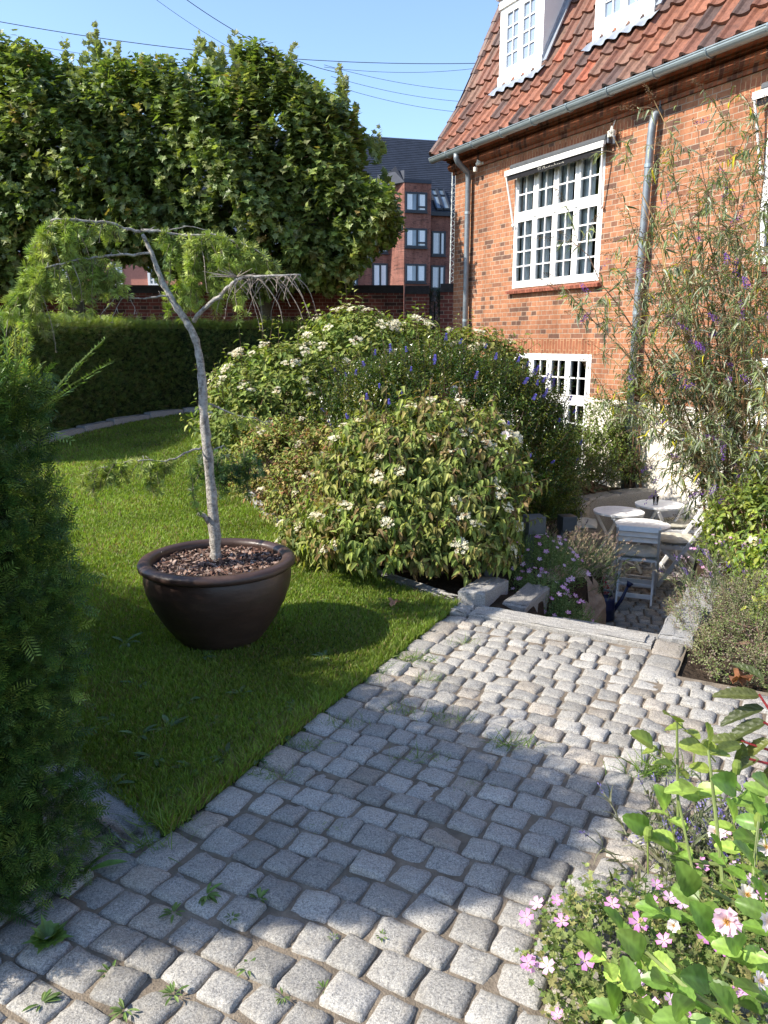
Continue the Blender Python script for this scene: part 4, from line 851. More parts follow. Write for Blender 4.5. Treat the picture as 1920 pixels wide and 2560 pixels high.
def stems(mb, base, tips, r0, r1, col, n=5, wig=.06, sag=0):
    for tpt in tips:
        b = np.array(base, float) + rng.normal(size=3)*(.05, .05, 0); t = np.linspace(0, 1, 6)[:, None]; P = b + (np.array(tpt) - b)*t + rng.normal(size=(6, 3))*wig*(t*(1-t)*2)
        P[:, 2] += (t[:, 0]**.7 - t[:, 0])*.25*np.linalg.norm(tpt - b); mb.tube(P, np.linspace(r0, r1, 6), n, col, cap=False)
G_VIB = [(.26,.31,.07),(.155,.21,.045),(.36,.37,.11),(.11,.15,.04)]
def head_mesh(kind):
    m = MB(); r_ = random.Random(kind)
    for k in range(26 if kind < 3 else 18):
        a_ = r_.random()*6.28; q = math.sqrt(r_.random()); p = np.array([(math.cos(a_)*q*.045, math.sin(a_)*q*.045, .014*(1-q*q) + r_.uniform(-.004, .004))])
        white = r_.random() < (.75, .6, .35, 0.05)[kind]; c = (.80,.76,.56) if white else random.choice([(.62,.50,.22),(.40,.22,.12),(.55,.46,.28)])
        scat(m, T_flow, p, np.array([(math.cos(a_*3), math.sin(a_*3), r_.uniform(-.3,.3))]), np.array([(r_.uniform(-.4,.4), r_.uniform(-.4,.4), 1)]), .0125 if white else .006, c)
    m.tube([(0,0,.0),(0,0,-.05)], .0022, 4, (.2,.2,.06)); return m.build('flower_cluster', M_petal, col=True, me_only=True)
HEADS = [head_mesh(k) for k in range(4)]
def put_heads(root, P, D, meshes, name='flower_cluster', s=1.0, tilt=.5):
    for p, d in zip(P, D):
        o = bpy.data.objects.new(name, random.choice(meshes)); COL.objects.link(o); o.parent = root; o.location = Vector(p) - root.location
        v = nrm(np.array(d)*tilt + (0, -.35, .7) + rng.normal(size=3)*.18); o.rotation_mode = 'QUATERNION'; o.rotation_quaternion = Vector(v).to_track_quat('Z', 'Y') @ Matrix.Rotation(random.random()*6, 4, 'Z').to_quaternion(); o.scale = (s*random.uniform(.7, 1.2),)*3
def shrub(name, label, cat, base, blobs, n, per, L, T, size, stops, mat=None, droop=.3, upb=.4, nst=14, tw=(6, .003), twc=(.16,.10,.06), group=None, lo=.72, up=-.35, w=None, spread=.9, jit=.18, sr=.012, fill=0):
    t = thing(name, base, label, cat, group); m = MB(); q = MB(); P, D = blob_pts(blobs, n, lo, up)
    zb = base[2] + .03; P[:, 2] = np.maximum(P[:, 2], zb)
    leafy(m, P, D, per, L, T, size, stops, droop, upb, jit, w, spread, (tw[0], q, tw[1], twc))
    k_ = max(6, n//45); P3, D3 = blob_pts(blobs, k_, .99, .15, 1.05); leafy(m, P3 + D3*L*.6, D3 + np.array((0,0,.5)), per + 3, L*2.0, T, size, stops, droop, upb, jit, w, spread, (1, q, tw[1], twc))
    if fill:
        P2, D2 = blob_pts(blobs, fill, .25, -.8, .85); P2[:, 2] = np.maximum(P2[:, 2], zb); leafy(m, P2, D2, per, L, T, size, stops, droop, upb, jit, w, spread)
    m.build('leaves', mat or M_leaf, t, col=True)
    tips, _ = blob_pts(blobs, nst, .6, -.1, .9); stems(q, base, tips, sr, sr*.35, twc); q.build('stems', M_bark_dark, t, col=True); return t
VG = 'white flowering viburnum shrubs in the bed'
# front viburnum
bl = [((.30,5.15,.48),(.62,.55,.58)), ((.05,5.0,.28),(.58,.45,.36)), ((.50,4.95,.30),(.40,.4,.5)), ((-.32,5.35,.16),(.45,.35,.27)), ((.58,5.2,.64),(.40,.4,.42)), ((-.02,5.2,.68),(.42,.4,.38)), ((.35,5.2,.82),(.5,.4,.34))]
v1 = shrub('viburnum_shrub', 'rounded drooping-leaved viburnum nearest the top step, dotted with cream flower clusters', 'shrub', (.3,5.15,-.1), bl, 2900, 5, .17, T_vib2, .076, G_VIB + [(.24,.16,.07)], M_leaf_matt, .9, .1, 26, group=VG, fill=500)
P, D = blob_pts(bl, 260, .98, -.1, 1.06); k = (D[:, 1] < .25) | (P[:, 2] > .85); P, D = P[k], D[k]
put_heads(v1, P[:62], D[:44], HEADS[:3], s=1.05); P, D = blob_pts([bl[0], bl[4]], 60, 1.0, .45, 1.06); put_heads(v1, P[:38], D[:30], HEADS[1:4], s=1.05)
# rear left viburnum
bl = [((-.95,7.5,1.02),(.75,.6,.52)), ((-.30,7.9,1.40),(.6,.55,.48)), ((-1.25,7.2,.72),(.5,.5,.5)), ((.25,8.2,1.3),(.5,.5,.5)), ((-.6,7.4,.85),(.7,.5,.5))]
v2 = shrub('viburnum_shrub', 'tall spreading viburnum behind the larch trunk with flat white flower heads along its top', 'shrub', (-.6,7.6,0), bl, 2600, 5, .18, T_vib, .085, [(.23,.28,.06),(.15,.21,.04),(.31,.32,.09),(.10,.15,.03)], M_leaf_matt, .5, .3, 24, group=VG, fill=500)
P, D = blob_pts(bl, 320, .98, .1, 1.08); k = D[:, 1] < .4; P, D = P[k], D[k]; put_heads(v2, P[:84], D[:84], HEADS, s=1.25)
bl = [((.95,8.6,1.28),(.55,.5,.42)), ((1.25,8.6,1.0),(.4,.4,.5))]
v3 = shrub('viburnum_shrub', 'smaller viburnum top showing above the blue-flowered evergreen, near the house corner', 'shrub', (1.0,8.6,0), bl, 700, 5, .18, T_vib, .085, [(.17,.21,.04),(.12,.16,.03),(.25,.24,.07)], M_leaf_matt, .6, .3, 12, group=VG)
P, D = blob_pts(bl, 40, 1, .2, 1.08); put_heads(v3, P[:14], D[:14], HEADS, s=1.3)
# reddening shrub
bl = [((-.85,6.6,.42),(.5,.45,.5)), ((-.55,6.15,.30),(.45,.42,.42)), ((-1.1,7.1,.45),(.35,.4,.5)), ((-.35,5.85,.2),(.42,.4,.35)), ((-.4,6.4,.5),(.4,.4,.4))]
rs_ = shrub('viburnum_shrub', 'low viburnum turning red and yellow along the curved lawn kerb', 'shrub', (-.7,6.4,-.02), bl, 2900, 5, .13, T_vib, .048, [(.28,.27,.07),(.28,.12,.06),(.18,.24,.05),(.36,.26,.10),(.26,.31,.07),(.20,.26,.06)], M_leaf_matt, .7, .2, 16, group=VG, jit=.25)
P, D = blob_pts(bl, 80, 1, 0, 1.06); k = D[:, 1] < .3; put_heads(rs_, P[k][:26], D[k][:26], HEADS, s=.9)
# blue evergreen (ceanothus)
bl = [((.50,6.8,.74),(1.05,.6,.82)), ((1.14,6.9,.52),(.62,.6,.80)), ((.15,6.6,.55),(.7,.5,.62)), ((1.42,7.3,.2),(.42,.4,.6)), ((1.2,7.1,.1),(.5,.4,.42)), ((.62,6.2,.2),(.38,.4,.5)), ((1.6,7.6,-.1),(.42,.3,.35)), ((-.15,7.1,.75),(.6,.5,.6))]
ce = shrub('evergreen_shrub', 'big dense dark evergreen with tiny glossy leaves and a few blue flower spikes, mid bed', 'shrub', (.7,6.9,-.2), bl, 11500, 9, .15, T_small, .036, [(.065,.125,.02),(.035,.085,.012),(.14,.18,.03),(.20,.19,.03),(.03,.06,.012)], M_leaf_gloss, .1, .7, 26, (5, .002), group=None, fill=2600, jit=.25)
m = MB(); r_ = random.Random(4)
for k in range(70):
    h = r_.random(); a_ = r_.random()*6.28; scat(m, T_flow, np.array([(.012*math.cos(a_)*(1-h*.6), .012*math.sin(a_)*(1-h*.6), h*.06)]), np.array([(math.cos(a_), math.sin(a_), .3)]), np.array([(math.cos(a_), math.sin(a_), 1.)]), .006, (.12+r_.random()*.08, .14, .50))
BLUE = m.build('flower_spike', M_petal, col=True, me_only=True)
P, D = blob_pts(bl[:4] + bl[7:], 200, 1.0, .05, 1.07); k = D[:, 1] < .4; put_heads(ce, P[k][:60], D[k][:60], [BLUE], 'flower_spike', .95)
# small shrubs by the house and behind the patio wall
shrub('green_shrub', 'loose light green shrub below the lower house window, left of the downpipe', 'shrub', (2.6,9.9,-.3), [((2.45,9.95,.02),(.6,.4,.5)), ((2.95,9.9,.0),(.42,.35,.48)), ((2.2,9.6,.0),(.5,.4,.45))], 1500, 6, .2, T_small, .055, [(.14,.20,.03),(.09,.15,.025),(.22,.26,.05),(.06,.1,.02)], M_leaf, .2, .5, 16, jit=.25)
shrub('climbing_rose', 'straggly pale green climber around the foot of the right downpipe', 'climber', (3.2,9.75,-.3), [((3.25,9.85,.55),(.32,.22,.75)), ((2.85,9.95,.45),(.3,.25,.45))], 520, 6, .25, T_small, .06, [(.20,.27,.06),(.14,.20,.05),(.28,.33,.12)], M_leaf, .1, .4, 14, jit=.25)
shrub('dark_shrub', 'low dark green shrub just behind the long patio wall blocks', 'shrub', (2.6,9.45,-.3), [((2.45,9.35,-.1),(.5,.25,.3)), ((3.0,9.6,-.08),(.42,.2,.3)), ((1.95,9.0,-.05),(.5,.4,.42)), ((1.75,8.3,-.05),(.4,.5,.4))], 1500, 6, .13, T_small, .035, [(.05,.09,.025),(.09,.13,.03),(.14,.17,.07),(.035,.06,.02)], M_leaf, .2, .5, 10, jit=.25)
# cranesbill (pink geranium) things
def spiky_fill(mb, P, D, L, size, stops, per=5, T=T_small): leafy(mb, P, D, per, L, T, size, stops, .1, .7, .2, None, 1.0)
def pink_mesh(c0, c1):
    m = MB(); scat(m, T_flow, np.zeros((1,3)), np.array([(1,0,0.)]), np.array([(0,0,1.)]), 1.0, c0); V = m.V[0]; r_ = np.linalg.norm(V, axis=1, keepdims=True); m.C[0] = np.array(c1)*(1-r_.clip(0,1)) + np.array(c0)*r_.clip(0,1)
    m.lathe([(0,.02),(.09,.06),(.0,.22)], n=6, col=(.75,.72,.3)); m.tube([(0,0,0),(.1,.0,-1.2),(.0,.3,-2.6)], .03, 3, (.12,.2,.05)); return m.build('flower', M_petal, col=True, me_only=True)
PINKS = [pink_mesh((.80,.30,.62), (.85,.62,.72)), pink_mesh((.82,.42,.68), (.88,.75,.8)), pink_mesh((.84,.45,.70), (.9,.8,.82)), pink_mesh((.72,.25,.60), (.8,.5,.7))]
def cranesbill(label, base, blobs, n, size, nf, fs, lcol, rad=.0015):
    t = thing('cranesbill_plant', base, label, 'flowering plant', 'pink cranesbill plants'); m = MB(); P, D = blob_pts(blobs, n, .5, -.2); P[:, 2] = np.maximum(P[:, 2], base[2]+.01)
    q = MB(); leafy(m, P, D, 5, .12, T_lobed if size > .02 else T_small, size, lcol, .1, .7, .22, None, 1.0, (2, q, rad, (.14,.2,.05))); m.build('leaves', M_leaf_matt, t, col=True); q.build('stems', M_bark_dark, t, col=True)
    P, D = blob_pts(blobs, nf*3, .95, .0, 1.12); k = D[:, 1] < .5; put_heads(t, P[k][:nf], D[k][:nf] + np.array((0,-.3,.2)), PINKS, 'flower', fs, .8); return t
LG = [(.15,.22,.05),(.10,.17,.04),(.24,.28,.09),(.28,.26,.10)]
cranesbill('pink cranesbill mounded over the boulder between the two bollard lamps and the granite blocks', (1.1,5.1,-.4), [((1.02,4.92,-.20),(.26,.30,.24)), ((1.18,5.45,-.10),(.3,.4,.25)), ((1.0,5.7,.0),(.3,.4,.2)), ((1.16,4.80,-.30),(.26,.28,.22))], 3300, .018, 98, .019, [(.15,.24,.08),(.20,.28,.10),(.10,.17,.05),(.26,.28,.12)])
cranesbill('pink cranesbill spilling onto the paving in the bottom right foreground', (.72,1.5,0), [((.66,1.60,.04),(.30,.30,.16)), ((.92,1.45,.05),(.38,.4,.22)), ((.58,1.32,.02),(.24,.3,.15)), ((1.2,1.7,.06),(.4,.4,.2))], 1900, .022, 95, .021, LG)
# lavender and catmint clumps: fans of thin stalks
def stalks(name, label, cat, base, n, L, spread, lean, head, stops, r=.0024, leafn=3, group=None, rad=.15, hl=.05):
    t = thing(name, base, label, cat, group); m = MB(); q = MB(); h = MB(); base = np.array(base, float)
    for k in range(n):
        p = base + np.array((*(rng.normal(size=2)*rad), 0)); d = nrm(np.array((0,0,1.)) + np.array(lean)*rng.uniform(.2, 1.3) + rng.normal(size=3)*spread); l = L*rng.uniform(.55, 1.1); mid = p + d*l*.5; e = mid + nrm(d + np.array(lean)*.25 + (0,0,-.08))*l*.5
        q.tube([p, mid, e], [r, r*.8, r*.6], 3, stops[0] if rng.random() < .5 else stops[1], cap=False); dd = nrm(e - mid)
        nh = 9; u_ = np.linspace(0, 1, nh)[:, None]; a_ = rng.random(nh)*6.28; sv = np.cross(dd, nrm(rng.normal(size=3))); s2 = np.cross(dd, sv); f = nrm(sv*np.cos(a_)[:, None] + s2*np.sin(a_)[:, None] + dd*.9)
        scat(h, T_small, e - dd*hl*u_, f, nrm(rng.normal(size=(nh, 3))), hl*.38, np.array(head[rng.integers(len(head))])*rng.uniform(.7, 1.2))
        pl_ = p + (mid - p)*rng.random((leafn*3, 1))*1.4; scat(m, T_lance, pl_, nrm(d*.9 + rng.normal(size=(leafn*3, 3))*.5), rvec(leafn*3), .055, stops[rng.integers(len(stops))])
    m.build('leaves', M_leaf_matt, t, col=True); q.build('stems', M_bark_dark, t, col=True); h.build('flower_spikes', M_petal, t, col=True); return t
stalks('lavender', 'faded lavender clump leaning over the boulder towards the white chair', 'flowering plant', (1.50,6.10,-.42), 300, .46, .33, (.62,.12,0), [(.42,.33,.22),(.36,.26,.22),(.48,.40,.26)], [(.16,.20,.09),(.24,.26,.14),(.10,.15,.06)], rad=.13)
stalks('lavender', 'faded lavender stalks standing between the farther bollard lamp and the clipped evergreen', 'flowering plant', (1.45,7.1,-.5), 45, .5, .25, (.1,0,0), [(.42,.35,.24),(.3,.25,.3)], [(.16,.20,.09),(.24,.26,.14)], rad=.16)
stalks('catmint', 'grey stalky catmint with small violet flowers trailing over the right stair wall', 'flowering plant', (2.38,5.0,-.2), 90, .40, .40, (-.35,-.1,0), [(.25,.16,.42),(.5,.35,.4),(.32,.28,.22)], [(.22,.25,.14),(.14,.18,.08),(.3,.3,.18)], rad=.16)
stalks('catmint', 'blue-violet catmint on the paving edge behind the pink cranesbill', 'flowering plant', (1.02,2.02,0), 170, .2, .6, (-.25,0,0), [(.22,.18,.50),(.30,.26,.55),(.28,.24,.25)], [(.16,.19,.10),(.22,.22,.14)], rad=.13, hl=.03)
cranesbill('pale pink cranesbill wisps beside the right stair wall, under the buddleia', (2.5,5.4,-.25), [((2.55,5.5,-.1),(.2,.45,.22))], 260, .014, 18, .014, LG)
# low mounds and right viburnum
om = shrub('oregano_mound', 'low twiggy oregano mound at the paving corner right of the stair', 'flowering plant', (1.98,3.75,-.03), [((1.88,3.66,.05),(.28,.24,.19)), ((2.2,3.6,.07),(.32,.3,.22)), ((1.80,4.05,.02),(.2,.34,.19)), ((2.2,4.1,.08),(.35,.35,.22)), ((1.70,3.60,.03),(.18,.18,.13)), ((2.0,3.38,.05),(.32,.2,.19)), ((1.76,3.42,.02),(.24,.12,.11)), ((2.1,3.2,.02),(.3,.12,.12))], 4200, 6, .08, T_small, .016, [(.20,.27,.08),(.14,.20,.06),(.28,.30,.14),(.28,.2,.18),(.24,.2,.14)], M_leaf_matt, .1, .7, 10, (3, .001), (.22,.14,.10), jit=.28)
bl = [((2.85,5.0,-.02),(.42,.42,.36)), ((2.62,4.5,-.12),(.33,.3,.28)), ((3.1,4.7,.0),(.4,.4,.35))]
v4 = shrub('viburnum_shrub', 'sunlit yellow-green viburnum at the right edge above the oregano mound', 'shrub', (2.7,4.85,-.3), bl, 1000, 5, .15, T_vib, .075, [(.20,.30,.035),(.28,.36,.05),(.12,.20,.03),(.36,.38,.06)], M_leaf, .6, .4, 14, group=VG)
P, D = blob_pts(bl, 60, 1, .1, 1.06); k = D[:, 1] < .3; put_heads(v4, P[k][:16], D[k][:16], HEADS[:3], s=.95)
shrub('green_shrub', 'leafy green shrub at the foot of the buddleia on the right edge', 'shrub', (3.1,6.2,-.4), [((3.1,6.1,.0),(.5,.5,.45)), ((3.6,6.4,.2),(.5,.5,.6))], 800, 5, .18, T_vib, .07, [(.16,.22,.04),(.10,.15,.03),(.3,.34,.06)], M_leaf, .6, .4, 12)
hp = thing('heather_plant', (2.03,7.12,PZ), 'crimson flowering plant behind the blue watering can', 'flowering plant'); m = MB(); P, D = blob_pts([((2.03,7.12,-.82),(.11,.11,.16))], 90, .4, -.2); spiky_fill(m, P, D, .1, .03, [(.05,.10,.03),(.08,.14,.04)]); m.build('leaves', M_leaf_matt, hp, col=True)
m = MB(); 
for c_ in ((2.04,7.05,-.62),(2.07,7.02,-.70),(2.1,7.0,-.76)): P, D = blob_pts([(c_, (.045,.045,.055))], 110, .4, -.9); scat(m, T_small, P, D, rvec(110), .02, cols(110, [(.45,.03,.06),(.30,.02,.04),(.55,.08,.10)]))
m.build('blooms', M_petal, hp, col=True)
# buddleia
bd = thing('buddleia', (3.45,7.2,-.45), 'tall arching buddleia with grey-green narrow leaves and brown spent flower spikes, right edge', 'shrub')
tipsD = [(1425,212,7.3),(1330,290,7.0),(1385,430,7.0),(1235,520,7.4),(1215,625,7.2),(1290,745,7.3),(1345,600,7.0),(1425,380,6.8),(1500,285,7.2),(1560,255,7.4),(1625,215,7.0),(1655,300,6.8),(1690,350,6.6),(1480,450,7.1),(1545,430,6.7),(1600,480,7.2),(1650,520,6.5),(1320,870,7.2),(1400,900,6.9),(1450,1000,6.8),(1600,700,6.4),(1660,820,6.3),(1500,600,6.9),(1570,650,6.7),(1700,900,6.3),(1390,715,7.1),(1440,800,7.0),(1530,830,6.6),(1620,960,6.2),(1470,560,7.4),(1350,480,7.3),(1580,340,6.9),(1640,640,7.0),(1380,820,7.4),(1500,930,6.6),(1700,700,6.4),(1540,1010,6.5),(1600,560,6.2),(1660,430,6.9),(1460,700,6.7),(1560,760,7.1),(1690,1000,6.2),(1400,520,6.8),(1500,380,7.0)]
ml = MB(); ms = MB(); mh = MB(); mp_ = MB(); bp = np.array((3.42,7.15,-.45)); BC = [(.19,.24,.11),(.32,.35,.23),(.12,.17,.06),(.44,.46,.35),(.24,.28,.10)]
for (x, y, Y) in tipsD:
    e = atY(x, y, Y + rng.uniform(-.2, .2)); b = bp + rng.normal(size=3)*(.12, .12, 0); t = np.linspace(0, 1, 12)[:, None]; P = b + (e - b)*t; L = np.linalg.norm(e - b)
    P[:, 2] += np.sin(t[:, 0]*math.pi)*.10*L*(.4 + abs(e[0]-b[0])/L); P += rng.normal(size=(12, 3))*.025*t; ms.tube(P, np.linspace(.014, .003, 12), 5, np.array((.42,.27,.12))*rng.uniform(.7, 1.2) if rng.random() < .6 else np.array((.22,.13,.08)), cap=False)
    brs = [(P[-1], nrm(P[-1]-P[-3]), .0)]
    for k in range(22):
        tt = rng.uniform(.28, 1); c = np.array([np.interp(tt, t[:, 0], P[:, j]) for j in range(3)]); d = nrm(nrm(e-b)*.5 + rng.normal(size=3)*.75 + (0,-.1,.1)); l = rng.uniform(.15, .42); e2 = c + d*l; ms.tube([c, (c+e2)/2 + (0,0,.02), e2], [.004,.003,.0018], 3, (.25,.17,.09), cap=False)
        nn = int(l/.024); u_ = rng.random((nn, 1)); q = c + (e2-c)*u_; sv = rvec(nn); f = nrm(d*.6 + sv*.8 + np.array((0,0,-.35))*rng.uniform(.3, 2.2, (nn, 1))); yl = rng.random((nn, 1)) < .04
        scat(ml, T_lance, q, f, nrm(np.array((0,0,1.)) + rng.normal(size=(nn, 3))*.4), rng.uniform(.05, .12, nn), np.where(yl, np.array([(.55,.48,.03)]), cols(nn, BC, .2)))
        if rng.random() < .55: brs.append((e2, d, 1))
    for c, d, _ in brs:
        d = nrm(d + (-.25, 0, -.05)); hl = rng.uniform(.10, .22); nh = int(hl*420); u_ = rng.random((nh, 1)); arc_ = c + d*hl*u_ + np.array((0,0,-.12))*hl*u_**2; rr = .021*(1-u_*.75); sv = rvec(nh); purple = rng.random() < .13
        scat(mp_ if purple else mh, T_small, arc_ + sv*rr, nrm(sv + d*.3), rvec(nh), .014, np.array((.26,.10,.50))*rng.uniform(.7, 1.3) if purple else np.array((.17,.115,.075))*rng.uniform(.6, 1.5))
ml.build('leaves', M_leaf_matt, bd, col=True); ms.build('stems', M_goldstem, bd, col=True); mh.build('spent_flower_spikes', M_leaf_matt, bd, col=True); mp_.build('purple_flower_spikes', M_petal, bd, col=True)
# ------------------------------------------------------------ yew hedges
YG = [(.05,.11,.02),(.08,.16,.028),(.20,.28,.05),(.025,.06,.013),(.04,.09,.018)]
def box_faces(pts, z0, z1, th):
    """pts polyline (front line); returns sampler over front, top and ends. th: thickness to the left of the direction"""
    L = np.asarray(pts, float); out = []
    for p, q in zip(L[:-1], L[1:]):
        d = nrm(q-p); n = np.array((-d[1], d[0])); ln = np.linalg.norm(q-p); out.append((p, d, ln, -n, z0, z1, 'f')); out.append((p, d, ln, n, z0, z1, 't'))
    return out
yt = thing('yew_hedge', (-1.5,2.4,0), 'dark clipped yew hedge block with bright top shoots, left foreground', 'hedge'); A = np.array((-.865,2.02)); B = np.array((-1.29,1.55)); d1 = nrm(np.array((-.73,.68))); d2 = nrm(B-A); W2 = np.linalg.norm(B-A); L1 = 4.2; H1 = 1.47
m = MB(); s = .10
c0 = A + d1*s + d2*s; c1 = B + d1*s - d2*s; c2 = c1 + d1*(L1-s); c3 = c0 + d1*(L1-s); m.prism([c0, c1, c2, c3] if np.cross(c1-c0, c2-c1) > 0 else [c3, c2, c1, c0], 0, H1-.08, (.012,.022,.008)); m.build('shade_core', M_bark_dark, yt, col=True)  # solid near-black core; shade between the sprays put into its colour
m = MB()
def hedge_face(m, org, du, Lu, nrm_, n, size, stops, H, z0=.02, top=False, Wt=0, dw=None, depth=.07, T=T_spray, bulge=.03, sdir=.6):
    u_ = rng.random(n)*Lu
    if top: v_ = rng.random(n)*Wt; P = np.array((*org, H)) + np.outer(u_, (*du, 0)) + np.outer(v_, (*dw, 0)); N = np.tile((0,0,1.), (n, 1))
    else: v_ = z0 + rng.random(n)**.9*(H - z0); P = np.array((*org, 0)) + np.outer(u_, (*du, 0)); P[:, 2] = v_; N = np.tile((*nrm_, 0.), (n, 1))
    P += N*(bulge*np.sin(P[:, 0:1]*5 + P[:, 2:3]*7) - rng.random((n, 1))**1.5*depth + .01); f = nrm(N*sdir + rng.normal(size=(n, 3))*.55 + (0, 0, .28)); up = nrm(np.array((0,0,1.)) + rng.normal(size=(n, 3))*.6)
    dp = 1.0; scat(m, T, P, f, up, size*rng.uniform(.55, 1.2, n), cols(n, stops, .22)*dp)
hedge_face(m, A, d2, W2, -d1, 7500, .058, YG, H1, sdir=.45); hedge_face(m, A, d1, L1, -d2, 10000, .060, YG, H1, sdir=.45); hedge_face(m, B, d1, 1.2, d2, 1500, .08, YG, H1)
YT = [(.20,.34,.05),(.12,.24,.035),(.38,.42,.06),(.08,.16,.03),(.24,.38,.06)]  # brighter greens for the hedge top, its sunlight put into the colour
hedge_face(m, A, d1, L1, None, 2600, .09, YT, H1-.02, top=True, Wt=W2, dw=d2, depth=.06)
m.build('foliage', M_needle, yt, col=True)
m = MB(); q = MB()   # long unclipped shoots
for k in range(520):
    u1 = rng.random()**1.2*2.2; w1 = rng.random(); b = np.array((*(A + d1*u1 + d2*w1*W2), H1 - .1)); d = nrm(np.array((rng.normal()*.36 + .10, rng.normal()*.36, rng.uniform(.5, 1.2)))); l = rng.uniform(.10, .34)*(1 + .9*(u1 > .5)*rng.random()); e = b + d*l + (0,0,-.06*l); q.tube([b, (b+e)/2 + (0,0,.01), e], [.003,.0022,.001], 3, (.16,.20,.05), cap=False)
    nn = int(l/.005); u_ = np.linspace(.1, 1, nn)[:, None]; sd_ = nrm(np.cross(d, (0,0,1.)))*np.where(np.arange(nn) % 2, 1, -1)[:, None]; tipc = np.array((.42,.44,.06)) if rng.random() < .3 else np.array((.20,.34,.055))
    scat(m, (np.array([(0,0,0),(.07,.5,0),(0,1,0),(-.07,.5,0)]), np.array([(0,1,2,3)])), b + (e-b)*u_, nrm(sd_ + d*.65 + rng.normal(size=(nn, 3))*.18 + (0,0,.15)), nrm(np.array((0,0,1.)) + rng.normal(size=(nn, 3))*.3), .026*(1.1-.45*u_[:, 0]), tipc*rng.uniform(.7, 1.2, (nn, 1)))
m.build('top_shoots', M_needle, yt, col=True); q.build('shoot_stems', M_bark_dark, yt, col=True)
# rear hedge
rh = thing('yew_hedge', (-4,13,.2), 'long clipped yew hedge with sunlit top, curving along the far side of the lawn', 'hedge'); m = MB(); inner = MB(); hl_ = hkerb[0:] + np.array((-.02,.06)); HH = 1.86
dd_ = nrm(np.diff(hl_, axis=0)); tt_ = nrm(np.vstack([dd_[:1], dd_[:-1]+dd_[1:], dd_[-1:]])); hl_ = hl_ + np.stack([-tt_[:,1], tt_[:,0]], -1)*.22
for p, q_ in zip(hl_[:-1], hl_[1:]):
    d = nrm(q_-p); n_ = np.array((-d[1], d[0])); ln = np.linalg.norm(q_-p); z0 = .12; T2 = spray_t(4); a0 = p - d*.03
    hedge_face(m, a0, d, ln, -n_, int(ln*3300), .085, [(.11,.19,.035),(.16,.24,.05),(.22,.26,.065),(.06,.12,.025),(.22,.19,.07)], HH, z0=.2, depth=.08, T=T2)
    hedge_face(m, a0, d, ln, None, int(ln*1900), .09, [(.28,.36,.05),(.18,.28,.04),(.36,.40,.07)], HH, top=True, Wt=.75, dw=n_, depth=.10, T=T2)  # top sprays coloured brighter than the face: sun on the top painted in
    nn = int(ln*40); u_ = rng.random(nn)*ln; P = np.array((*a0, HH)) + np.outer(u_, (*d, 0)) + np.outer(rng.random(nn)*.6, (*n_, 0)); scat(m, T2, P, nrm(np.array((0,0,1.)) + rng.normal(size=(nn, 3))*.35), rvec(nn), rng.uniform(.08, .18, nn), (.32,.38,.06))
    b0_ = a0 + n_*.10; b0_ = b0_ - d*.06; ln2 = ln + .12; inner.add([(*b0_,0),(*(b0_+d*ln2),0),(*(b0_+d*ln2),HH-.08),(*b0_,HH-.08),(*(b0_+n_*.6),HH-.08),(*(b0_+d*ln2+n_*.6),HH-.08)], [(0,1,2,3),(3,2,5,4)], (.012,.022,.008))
m.build('foliage', M_needle, rh, col=True); inner.build('shade_core', M_bark_dark, rh, col=True)  # rear core near-black too, standing in for shade inside the hedge
# ------------------------------------------------------------ plane trees
def crown_top(x): return np.interp(x, [-11,-6.6,-5.2,-3.9,-2.6,-1.7,-1.0,-.45,-.05,.2,.32], [6.35,6.3,6.05,5.95,6.1,6.05,5.85,5.35,4.7,4.1,3.6])
def crown_bot(x): return np.interp(x, [-11,-6.2,-5.9,-5.2,-4.3,-3.9,-1.2,-.6,-.1,.2,.32], [2.5,2.45,2.85,2.95,2.95,2.6,2.45,2.45,2.75,3.1,3.5])
trees = [(-9.3, -11.2, -7.5, 'leftmost broad-leaved plane tree, its crown cut by the left edge'), (-5.8, -7.6, -3.9, 'middle plane tree of the row, its trunk left of the larch trunk'), (-2.25, -4.0, .34, 'plane tree at the right end of the row, its crown reaching towards the brick house')]
PC = [(.18,.24,.06),(.13,.19,.045),(.25,.30,.09),(.09,.14,.035),(.34,.36,.15)]
